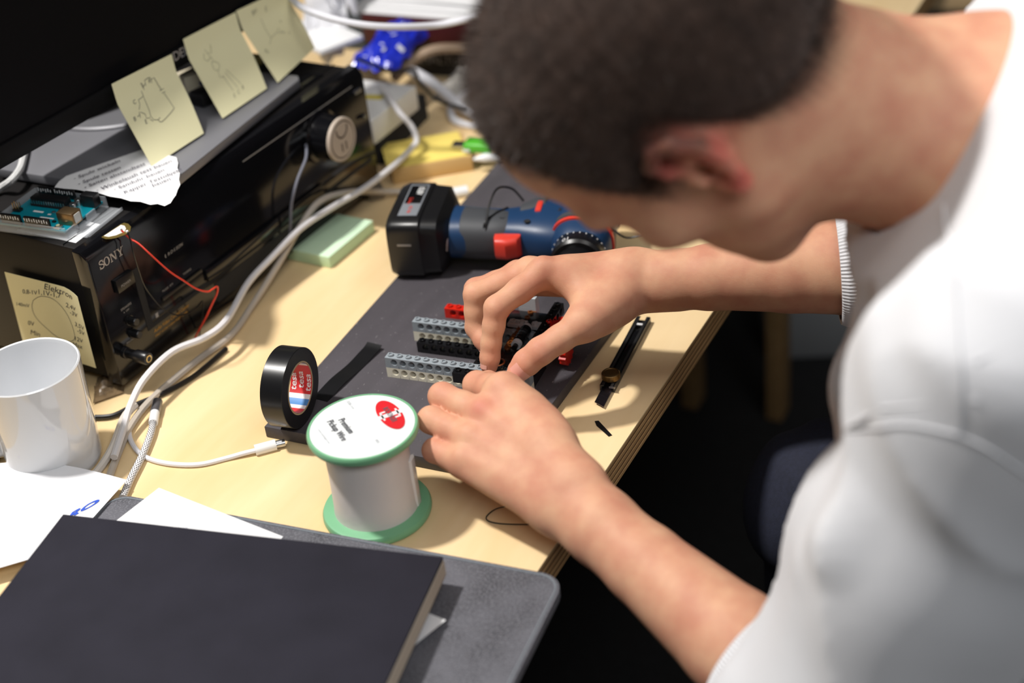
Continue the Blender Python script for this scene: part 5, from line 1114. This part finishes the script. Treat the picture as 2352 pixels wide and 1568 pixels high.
# left arm
ElL = np.array((0.2345,-0.2297,0.7385)); WrL = np.array((0.0116,-0.1328,0.7877))
fL = lambda t: lerp(WrL, ElL, t)
sk += [rc(ShL, ElL, .052, .043, .03), rc(fL(.0), fL(.15), .0195, .0255, .006), rc(fL(.15), fL(.32), .0255, .0275, .004), rc(fL(.32), fL(.65), .0275, .0350, .004), rc(fL(.65), ElL, .0350, .0385, .004)]
latL = np.cross(np.array(ElL) - WrL, (0.418, -0.729, 0.542)); latL /= np.linalg.norm(latL)     # across the wrist, in the picture plane
for s_ in (-1, 1):
    sk += [rc(np.array(fL(.0)) + latL * .0100 * s_, np.array(fL(.16)) + latL * .004 * s_, .0180, .0205, .008)]
sk += [el(np.array(fL(.04)) - latL * .017 + np.array((.001, -.002, .006)), (.008, .008, .008), None, .012)]
# right arm
WrR = np.array((-0.0277,0.0786,0.8293)); ElR = np.array((0.1873,0.1626,0.8411)); fR = lambda t: lerp(WrR, ElR, t)
sk += [rc(ShR, ElR, .052, .045, .03), rc(fR(.0), fR(.28), .0190, .0255, .006), rc(fR(.28), fR(.55), .0255, .0325, .004), rc(fR(.55), fR(.78), .0325, .0390, .004), rc(fR(.78), ElR, .0390, .0420, .004)]
latR = np.cross(np.array(ElR) - WrR, (0.418, -0.729, 0.542)); latR /= np.linalg.norm(latR)
for s_ in (-1, 1):
    sk += [rc(np.array(fR(.0)) + latR * .0080 * s_, np.array(fR(.16)) + latR * .004 * s_, .0160, .0190, .008)]
sk += [el(np.array(fR(.045)) + latR * .016 * (1 if latR[2] > 0 else -1), (.010, .010, .010), None, .012)]
# ---- right hand
Rm_ = dict(i=[(-0.0866,0.0511,0.8451),(-0.1098,0.0115,0.8318),(-0.1122,0.0010,0.8049),(-0.1129,-0.0050,0.7863)], m=[(-0.1047,0.0615,0.8361),(-0.1385,0.0304,0.8277),(-0.1376,0.0223,0.8014),(-0.1219,0.0124,0.7907)],
           r=[(-0.1207,0.0711,0.8245),(-0.1517,0.0532,0.8169),(-0.1488,0.0449,0.7925),(-0.1327,0.0367,0.7838)], p=[(-0.1308,0.0808,0.8121),(-0.1557,0.0722,0.8050),(-0.1537,0.0658,0.7874),(-0.1408,0.0574,0.7809)],
           t=[(-0.0303,0.0561,0.8268),(-0.0429,0.0186,0.8231),(-0.0660,-0.0041,0.8103),(-0.0829,-0.0140,0.7953)])
def metac(w, mcps, rw, rm): return [rc(w_, m_, rw, rm, .012) for w_, m_ in zip(w, mcps)]
wr = [np.array(WrR) + latR * o * (1 if latR[2] > 0 else -1) for o in (.002, .006, .008, .006)]
sk += metac(wr, [Rm_[k][0] for k in 'imrp'], .0150, .0118)
sk += [rc(WrR, Rm_['t'][0], .017, .0165, .012), rc(Rm_['t'][0], lerp(Rm_['t'][0], Rm_['t'][1], .75), .0175, .0145, .014), rc(lerp(Rm_['t'][0], Rm_['t'][1], .45), lerp(Rm_['i'][0], WrR, .30), .0125, .0100, .016)]
def finger(pts, r):     # mcp, pip, dip, tip
    a, b_, c, d = [np.array(p) for p in pts]
    return [rc(a, lerp(a, b_, .5), r[0], r[1], .003), rc(lerp(a, b_, .5), b_, r[1], r[2], .004), rc(b_, lerp(b_, c, .5), r[2], r[3], .004), rc(lerp(b_, c, .5), c, r[3], r[4], .004), rc(c, lerp(c, d, .6), r[4], r[5], .003), rc(lerp(c, d, .6), d, r[5], r[6], .003)]
br = []
for k_, r_ in (('i', (.0112, .0100, .0094, .0084, .0080, .0078, .0066)), ('m', (.0112, .0098, .0094, .0086, .0082, .0078, .0066)), ('r', (.0108, .0094, .0088, .0080, .0076, .0072, .0062)), ('p', (.0098, .0082, .0078, .0070, .0066, .0062, .0054))):
    br.append((.0055, finger(Rm_[k_], r_)))
br.append((.010, finger(Rm_['t'], (.0150, .0122, .0116, .0106, .0108, .0104, .0078))))
# ---- left hand
Lm_ = dict(i=[(-0.0632,-0.0713,0.8175),(-0.0965,-0.0534,0.8045),(-0.1018,-0.0368,0.7939),(-0.1016,-0.0222,0.7876)], m=[(-0.0701,-0.0920,0.8097),(-0.1103,-0.0818,0.8101),(-0.1181,-0.0665,0.7923),(-0.1171,-0.0537,0.7830)],
           r=[(-0.0734,-0.1101,0.7989),(-0.1094,-0.1028,0.8033),(-0.1171,-0.0855,0.7845),(-0.1149,-0.0726,0.7744)], p=[(-0.0720,-0.1247,0.7893),(-0.0979,-0.1215,0.7915),(-0.1029,-0.1081,0.7765),(-0.1026,-0.0962,0.7663)],
           t=[(-0.0141,-0.1006,0.8029),(-0.0440,-0.0715,0.8024),(-0.0688,-0.0441,0.7956),(-0.0907,-0.0213,0.7877)])
wl = [np.array(WrL) + latL * o * (1 if latL[2] > 0 else -1) for o in (.012, .006, -.004, -.012)]
sk += metac(wl, [Lm_[k][0] for k in 'imrp'], .0160, .0120)
sk += [rc(np.array(WrL) + latL * .010 * (1 if latL[2] > 0 else -1), Lm_['t'][0], .0155, .0150, .012), rc(Lm_['t'][0], Lm_['t'][1], .0155, .0135, .014), rc(lerp(Lm_['t'][0], Lm_['t'][1], .45), Lm_['i'][0], .013, .0105, .016)]
for k_, r_ in (('i', (.0122, .0108, .0104, .0090, .0084, .0080, .0066)), ('m', (.0120, .0104, .0102, .0090, .0084, .0080, .0066)), ('r', (.0114, .0100, .0098, .0086, .0080, .0074, .0062)), ('p', (.0104, .0090, .0086, .0074, .0068, .0062, .0054))):
    br.append((.0050, finger(Lm_[k_], r_)))
br.append((.010, finger(Lm_['t'], (.0140, .0122, .0112, .0102, .0104, .0100, .0078))))
# knuckles and extensor tendons on the backs of the hands
up_ = np.array((0.10, -0.25, 0.96)); up_ /= np.linalg.norm(up_)
for D_, W_l, s_ in ((Rm_, wr, 1), (Lm_, wl, 1)):
    for k_, w_ in zip('imrp', W_l):
        m_ = np.array(D_[k_][0]); sk.append(el(m_ + up_ * .0060, (.0078, .0078, .0070), None, .006))
        sk.append(rc(m_ + up_ * .0085, np.array(lerp(m_, w_, .62)) + up_ * .0105, .0030, .0022, .007))
BODY = Field(sk, br)

# ---------------------------------------------------------------- skin material: colour from a vertex attribute (flushed knuckles, ears, lips) and fine noise
def skin_material():
    m = mat('skin', sr(212, 158, 128), 0.60, spec=0.32, sss=0.18, bump=0.12, bscale=900); nt = m.node_tree; b = nt.nodes['Principled BSDF']
    at = nt.nodes.new('ShaderNodeAttribute'); at.attribute_name = 'flush'
    tc = nt.nodes.new('ShaderNodeTexCoord'); n = nt.nodes.new('ShaderNodeTexNoise'); n.inputs['Scale'].default_value = 45; n.inputs['Detail'].default_value = 5
    nt.links.new(tc.outputs['Object'], n.inputs['Vector'])
    c1 = nt.nodes.new('ShaderNodeMix'); c1.data_type = 'RGBA'; c1.inputs[6].default_value = sr(214, 164, 132) + (1,); c1.inputs[7].default_value = sr(198, 138, 112) + (1,)
    mr = nt.nodes.new('ShaderNodeMapRange'); mr.inputs[1].default_value = .35; mr.inputs[2].default_value = .7; nt.links.new(n.outputs['Fac'], mr.inputs[0]); nt.links.new(mr.outputs[0], c1.inputs[0])
    c2 = nt.nodes.new('ShaderNodeMix'); c2.data_type = 'RGBA'; c2.inputs[7].default_value = sr(196, 84, 78) + (1,)
    nt.links.new(at.outputs['Fac'], c2.inputs[0]); nt.links.new(c1.outputs[2], c2.inputs[6]); sc = nt.nodes.new('ShaderNodeAttribute'); sc.attribute_name = 'scalp'
    c3 = nt.nodes.new('ShaderNodeMix'); c3.data_type = 'RGBA'; c3.inputs[7].default_value = sr(62, 46, 38) + (1,)
    nt.links.new(sc.outputs['Fac'], c3.inputs[0]); nt.links.new(c2.outputs[2], c3.inputs[6]); nt.links.new(c3.outputs[2], b.inputs['Base Color'])
    return m
SKIN = skin_material()
V_, Q_f = surface_nets(BODY, VOX, *bounds(BODY.prims(), .02))
V_ = np.asarray(V_)
PO = (0.30, 0.0, 0.0)
person = mesh_from('person', V_, Q_f, SKIN, None, PO); person.location = PO
tag(person, 'young man in a white sweatshirt bending over the desk, fitting bricks with both hands', 'person')
fl = np.zeros(len(V_))
def blush(c, r, s):
    global fl
    d = np.linalg.norm(V_ - np.array(c), axis=1); fl = np.maximum(fl, s * np.exp(-(d / r) ** 2))
for k_ in 'imrp':
    blush(Lm_[k_][0], .012, .16); blush(Rm_[k_][0], .013, .18)
    blush(Rm_[k_][3], .012, .30); blush(Rm_[k_][1], .010, .18); blush(Lm_[k_][1], .012, .22)
blush(np.array(Lm_['m'][0]) + np.array((.003, -.006, .010)), .009, .45); blush(Rm_['t'][3], .014, .30); blush(Rm_['t'][2], .012, .12)
for s_ in (1, -1):
    for a_, c_ in ((-6, 30), (-20, 22), (-20, 2), (-8, -18), (6, 18)): blush(H(s_ * 84, a_, c_), .015, .85)
blush(H(0, 88, -62), .016, .5); blush(C7, .05, .25)
at = person.data.attributes.new('flush', 'FLOAT', 'POINT'); at.data.foreach_set('value', fl.astype(np.float32))

# ---------------------------------------------------------------- hair: cropped shell that thins out at the hairline, plus short strands
hx = np.array([-120, -90, -60, -47, -36, -28, -26, -18, -5, 12, 20, 30, 36, 41, 44, 47, 50, 58, 70, 100, 130]); hz = np.array([-40, -40, -38, -32, -20, -6, 16, 32, 34, 26, 14, 10, 14, 29, 43, 58, 75, 88, 96, 100, 102])
HEADF = Field([p for p in sk[:11]] + [p for p in sk if p['t'] == 'rc' and np.linalg.norm(p['b'] - C7) < 1e-6][:1])
def hair_h(X):                                     # mm inside (+) or outside (-) the hair area
    q = (X - hC) @ HR.T * 1000; e = q[:, 2] - np.interp(q[:, 1], hx, hz)
    n_ = 3.0 * np.sin(q[:, 0] * .9 + q[:, 1] * .5) + 2.5 * np.sin(q[:, 1] * 1.3 - q[:, 2] * .7); return e + n_ * .5
def sstep(x, a, b): t = np.clip((x - a) / (b - a), 0, 1); return t * t * (3 - 2 * t)
def hair_disp(X):
    h = hair_h(X); q = (X - hC) * 1000
    lump = .0006 * np.sin(q[:, 0] * .35 + 2 * np.sin(q[:, 1] * .22)) * np.sin(q[:, 2] * .31 + q[:, 1] * .2)
    return .0022 - .0062 * sstep(h, -2, 22) - lump * sstep(h, 0, 20)
HAIRF = Field(HEADF.base, (), hair_disp)
Vh, Qh = surface_nets(HAIRF, .0022, *bounds(HEADF.base[:11], .02))
# keep only the shell that stands above the skin
keep = hair_h(Vh) > -6; fq = keep[Qh].all(1); used_ = np.unique(Qh[fq]); remap = -np.ones(len(Vh), int); remap[used_] = np.arange(len(used_)); Vh = Vh[used_]; Qh = remap[Qh[fq]]
hair_m = mat('cropped_hair', sr(64, 48, 40), 0.8, var=.35, vscale=70, bump=.6, bscale=1800, spec=.3, sheen=.08)
sc_ = np.where(np.linalg.norm(V_ - hC, axis=1) < .16, .85 * sstep(hair_h(V_), -26, 4), 0); at2 = person.data.attributes.new('scalp', 'FLOAT', 'POINT'); at2.data.foreach_set('value', sc_.astype(np.float32))
hair = mesh_from('hair', Vh, Qh, hair_m, person, PO)
tag(hair, 'close-cropped dark brown hair')
rng = np.random.RandomState(7); hh = hair_h(Vh); cand = np.nonzero(hh > -6)[0]; wgt = np.where(hh[cand] < 8, 2.5, 1.0); pick = rng.choice(cand, 34000, p=wgt / wgt.sum()); P0 = Vh[pick] + rng.randn(len(pick), 3) * (.0008 + .004 * (hh[pick] < 2))[:, None]
eps = 1e-3; gN = np.stack([HEADF(P0 + np.eye(3)[i] * eps) - HEADF(P0 - np.eye(3)[i] * eps) for i in range(3)], 1); gN /= np.linalg.norm(gN, axis=1)[:, None]
P0 = P0 - gN * HEADF(P0)[:, None]
dirn = gN * .75 + rng.randn(len(P0), 3) * .28 + hF * .30; dirn /= np.linalg.norm(dirn, axis=1)[:, None]
ln = (.0030 + .0055 * sstep(hh[pick], -4, 40))[:, None] * (.7 + .6 * rng.rand(len(P0), 1)); sd = np.cross(dirn, rng.randn(len(P0), 3)); sd /= np.linalg.norm(sd, axis=1)[:, None]; wd = .00022
SV = np.stack([P0 - sd * wd, P0 + sd * wd, P0 + gN * .003 * sstep(hh[pick], -4, 20)[:, None] + dirn * ln], 1).reshape(-1, 3) - np.array(PO)
me = bpy.data.meshes.new('hair_strands'); me.from_pydata(SV.tolist(), [], [(3 * i, 3 * i + 1, 3 * i + 2) for i in range(len(P0))]); me.materials.append(mat('hair_strand', sr(66, 50, 42), .5))
o = bpy.data.objects.new('hair_strands', me); COL.objects.link(o); o.parent = hair; o['kind'] = 'stuff'

# ---------------------------------------------------------------- sweatshirt
ncl = np.array
collar = [ncl((0.2185,-0.1070,1.0079)), ncl((0.2677,-0.1252,1.0745)), ncl((0.2298,0.0367,1.0816))]
cn = np.cross(collar[1] - collar[0], collar[2] - collar[0]); cn /= np.linalg.norm(cn)
if cn @ (hC - collar[1]) < 0: cn = -cn
NCc = C7 * .5 + NB * .5
tL, tR = .735, .750
sh = [rc(lerp(ShL, ShR, .35), (0.43, -0.08, T - .12), .100, .115, .05), rc(lerp(ShL, ShR, .65), (0.405, 0.09, T - .12), .105, .120, .05),
      rc((0.330, -0.045, T + .14), (0.390, -0.05, T - .10), .095, .115, .05), rc((0.310, 0.05, T + .17), (0.38, 0.05, T - .10), .092, .115, .05), rc((0.44, 0, T - .04), (0.55, 0, T - .14), .150, .165, .06),
      rc(C7, lerp(ShL, ShR, .5), .072, .10, .05), rc(NB, C7, .066, .072, .03), rc(lerp(C7, NB, .4), H(0, -22, -60), .070, .060, .03), rc(lerp(C7, NB, .35), ShL, .068, .080, .05), rc(lerp(C7, NB, .35), ShR, .064, .075, .05),
      rc(ShL, lerp(ShL, ElL, .5), .074, .064, .035), rc(lerp(ShL, ElL, .5), ElL, .064, .067, .03), rc(ElL, fL(tL + .12), .064, .051, .03), rc(fL(tL + .14), fL(tL - .06), .051, .0440, .015),
      rc(ShR, ElR, .078, .062, .04), rc(ElR, fR(tR - .06), .062, .0490, .02)]
# drapes and folds
eL = np.array(ElL); sL = np.array(ShL)
def foldline(pts, r, k=.022): return chain([ncl(p) for p in pts], [r * .5] + [r] * (len(pts) - 2) + [r * .5], k)
sh += foldline([(0.2638,-0.2176,0.9442),(0.2530,-0.2355,0.9285),(0.2398,-0.2446,0.9080),(0.2212,-0.2368,0.8775)], .010)
sh += foldline([(0.2405,-0.1130,0.9921),(0.2306,-0.1170,0.9574),(0.2191,-0.1259,0.9175),(0.2082,-0.1306,0.8827)], .012, .03)
sh += [cut(rc(fL(tL - .15), fL(tL + .06), .0350, .0400, .003)), cut(rc(fR(tR - .2), fR(tR + .06), .040, .0455, .003))]
def vnoise(X):
    i = np.floor(X); f = X - i; f = f * f * (3 - 2 * f); i = i.astype(np.int64)
    def hsh(dx, dy, dz):
        n_ = (i[:, 0] + dx) * 73856093 ^ (i[:, 1] + dy) * 19349663 ^ (i[:, 2] + dz) * 83492791
        n_ = (n_ ^ (n_ >> 13)) * 1274126177; return ((n_ ^ (n_ >> 16)) & 65535) / 32767.5 - 1
    L_ = lambda a_, b_, t: a_ + (b_ - a_) * t
    return L_(L_(L_(hsh(0, 0, 0), hsh(1, 0, 0), f[:, 0]), L_(hsh(0, 1, 0), hsh(1, 1, 0), f[:, 0]), f[:, 1]), L_(L_(hsh(0, 0, 1), hsh(1, 0, 1), f[:, 0]), L_(hsh(0, 1, 1), hsh(1, 1, 1), f[:, 0]), f[:, 1]), f[:, 2])
DRm = np.array([[.62, .10, -.78], [.35, .85, .39], [.70, -.52, .49]])        # drape axes: folds run along the first one
def shirt_disp(X):
    q = X @ DRm.T; w_ = vnoise(q * 7.0)[:, None] * np.array([.02, .035, .035]); q = q + w_
    a = 1 - np.abs(vnoise(q * np.array([5.0, 13.0, 13.0]))) * 2; b_ = vnoise(q * np.array([11.0, 30.0, 30.0]) + 7.3)
    return -.0062 * a - .0022 * b_
def shirt_post(X, d):
    pl = (X - collar[1]) @ cn; rad = np.linalg.norm(X - NCc, axis=1); near = 1 - sstep(rad, .16, .22)
    band = sstep(pl, -.024, -.020) * (1 - sstep(np.abs(prim_d(neckp, X)) , .03, .05))
    d = d - .0016 * band
    d = np.where(near > 0, np.maximum(d, pl * near + d * (1 - near)), d)
    for c_, dr_ in cuffs:
        w_ = X - c_; nr = np.linalg.norm(w_, axis=1); d = np.where(nr < .10, np.maximum(d, w_ @ dr_), d)
    return np.maximum(d, -(prim_d(neckp, X) - .003))
unit = lambda v: v / np.linalg.norm(v)
cuffs = [(ncl(fL(tL)), unit(ncl(WrL) - eL)), (ncl(fR(tR)), unit(ncl(WrR) - ncl(ElR)))]
neckp = rc(H(0, -10, -30), lerp(C7, NB, .5), .058, .066, .01)
SHIRTF = Field(sh, (), shirt_disp, shirt_post)
Vs, Qs = surface_nets(SHIRTF, .0042, *bounds(sh, .03))
cloth = mat('white_jersey', sr(216, 216, 219), 0.9, bump=.22, bscale=1400, sheen=.25)
shirt = mesh_from('sweatshirt', Vs, Qs, cloth, person, PO); tag(shirt, 'white crew-neck sweatshirt with pushed-up sleeves')
# seams drawn as raised welts projected onto the cloth
def project(p, F, it=12):
    p = np.array(p, float)
    for _ in range(it):
        d = F(p[None])[0]; g = np.array([(F((p + np.eye(3)[i] * .002)[None])[0] - F((p - np.eye(3)[i] * .002)[None])[0]) / .004 for i in range(3)]); p = p - d * g / max(g @ g, .2)
    return p
def seam(pts, r=.0009, name='seam', w=None):
    pp = smooth(pts, 8); b = MB().use(cloth); b.tube([Vector(project(q, SHIRTF, 4)) for q in pp], r, 6, 1); return b.build(name, None, person, world=True)
seam([(0.4002,-0.8600,1.4511),(0.2342,-0.2386,0.9736),(0.2483,-0.2503,0.9849),(0.2624,-0.2645,0.9996),(0.2734,-0.2672,1.0047),(0.2841,-0.2696,1.0069),(0.2967,-0.2715,1.0077),(0.3071,-0.2723,1.0052),(0.3152,-0.2720,1.0011),(0.3273,-0.2695,0.9921),(0.3373,-0.2660,0.9830)])
seam([(0.2555,-0.1350,1.0533),(0.2654,-0.1689,1.0547),(0.2800,-0.2293,1.0758),(0.2860,-0.2444,1.0666),(0.2904,-0.2568,1.0558),(0.2946,-0.2678,1.0444),(0.2960,-0.2709,1.0321),(0.2965,-0.2714,1.0202),(0.2967,-0.2715,1.0077)])
# ribbed cuffs
def ribcuff(c0, c1, r0, r1, n=104, amp=.00045):
    c0 = Vector(c0); c1 = Vector(c1); q = (c1 - c0).to_track_quat('Z', 'Y').to_matrix(); b = MB().use(cloth); K = n * 4; vs = []; prof = [(0, -.003), (0, 0), (.2, .0012), (.5, .0006), (.85, .0012), (1, 0)]
    for t, dr in prof:
        for k in range(K):
            a = 2 * math.pi * k / K; rr = r0 + (r1 - r0) * t + dr + amp * math.cos(n * a); vs.append(c0.lerp(c1, t) + q @ Vector((rr * math.cos(a), rr * math.sin(a), 0)))
    b.raw(vs, [(i * K + k, i * K + (k + 1) % K, (i + 1) * K + (k + 1) % K, (i + 1) * K + k) for i in range(len(prof) - 1) for k in range(K)]); return b.build('ribbed_cuff', None, person, world=True, angle=60)
ribcuff(fR(tR - .045), fR(tR + .05), .0445, .0490); ribcuff(fL(tL - .030), fL(tL + .05), .0415, .0460)
# ---------------------------------------------------------------- jeans and shoes
HpR, KnR, AnR = (0.53, 0.10, T - .21), (0.1223,0.1241,0.6150), (0.20, 0.12, 0.10); HpL, KnL, AnL = (0.53, -0.10, T - .21), (0.16, -0.14, T - .17), (0.24, -0.17, 0.10)
je = [rc(HpR, KnR, .092, .064, .03), rc(KnR, AnR, .063, .055, .02), rc(HpL, KnL, .092, .064, .03), rc(KnL, AnL, .063, .055, .02), rc(HpR, HpL, .115, .115, .04)]
JF = Field(je, (), lambda X: .0030 * np.sin(70 * X[:, 2] + 3 * np.sin(30 * X[:, 0] + 22 * X[:, 1])) * np.sin(34 * X[:, 1] + 25 * X[:, 0]))
Vj, Qj = surface_nets(JF, .007, *bounds(je, .03))
jeans = mesh_from('jeans', Vj, Qj, mat('navy_denim', sr(30, 34, 52), .85, bump=.3, bscale=1600, var=.2, vscale=300), person, PO); tag(jeans, 'dark navy jeans')
for an in (AnR, AnL):
    b = MB().use(M['black']); superloft(b, [((an[0] - x, an[1], z), (0, 1, 0), (0, 0, 1), w_, h_, 2.6) for x, z, w_, h_ in ((-.07, .045, .030, .038), (-.05, .050, .040, .048), (.02, .055, .045, .053), (.09, .036, .050, .034), (.15, .028, .045, .026), (.175, .022, .028, .018))], 28); b.build('shoe', None, person, world=True)
# ---------------------------------------------------------------- stool that carries him
st = thing('stool', (0.60, 0.0, 0.0), 0, 'black padded stool under the bending man', 'stool')
b = MB().use(M['black_matte']); b.lathe([(0, .34), (.17, .34), (.185, .352), (.185, .385), (.17, .400), (0, .404)], 48); b.build('seat', None, st)
for k in range(4):
    a = math.radians(45 + 90 * k); b = MB().use(M['black']); b.tube([(.12 * math.cos(a), .12 * math.sin(a), .345), (.19 * math.cos(a), .19 * math.sin(a), .002)], .013, 12, 1); b.build('leg', None, st)
# ---------------------------------------------------------------- finger nails
def nail(pts, r, dors, length=.011, name='fingernail', half=48):
    a, t = Vector(pts[2]), Vector(pts[3]); ax = (t - a).normalized(); dr = Vector(dors); dr = (dr - ax * dr.dot(ax)).normalized(); sd_ = ax.cross(dr)
    b = MB().use(NAILM); tip = t + ax * (r * .12)
    def f(u, v):
        s_ = -length + length * v; w_ = math.sin(math.pi * min(1, .28 + .8 * (1 - v))) if False else 1 - .35 * max(0, (.25 - v) / .25) ** 2
        an = math.radians((u - .5) * 2 * half * w_); R2 = r * (1.02 - .10 * max(0, v - .6)); return tip + ax * s_ + dr * (R2 * math.cos(an)) + sd_ * (R2 * math.sin(an)) - ax * (.0006 * (2 * u - 1) ** 2)
    b.sheet(f, 10, 8, -.0004); return b.build(name, None, person, world=True, angle=70)
NAILM = mat('nail', sr(216, 158, 142), .28)
toC = Vector((0.418, -0.729, 0.542))
nail(Rm_['t'], .0101, toC * .85 - Vector((-0.169, 0.524, 0.835)) * .45, .0130, half=50)
for k_ in 'imrp':
    for D_, sgn in ((Rm_, 1), (Lm_, 1)):
        a_, b_, c_ = [Vector(D_[k_][i]) for i in (1, 2, 3)]
        dv = (a_ - b_).normalized() + (c_ - b_).normalized(); dv = -dv if dv.length > 1e-3 else toC
        nail(D_[k_], .0070 if k_ != 'p' else .0058, dv, .010)
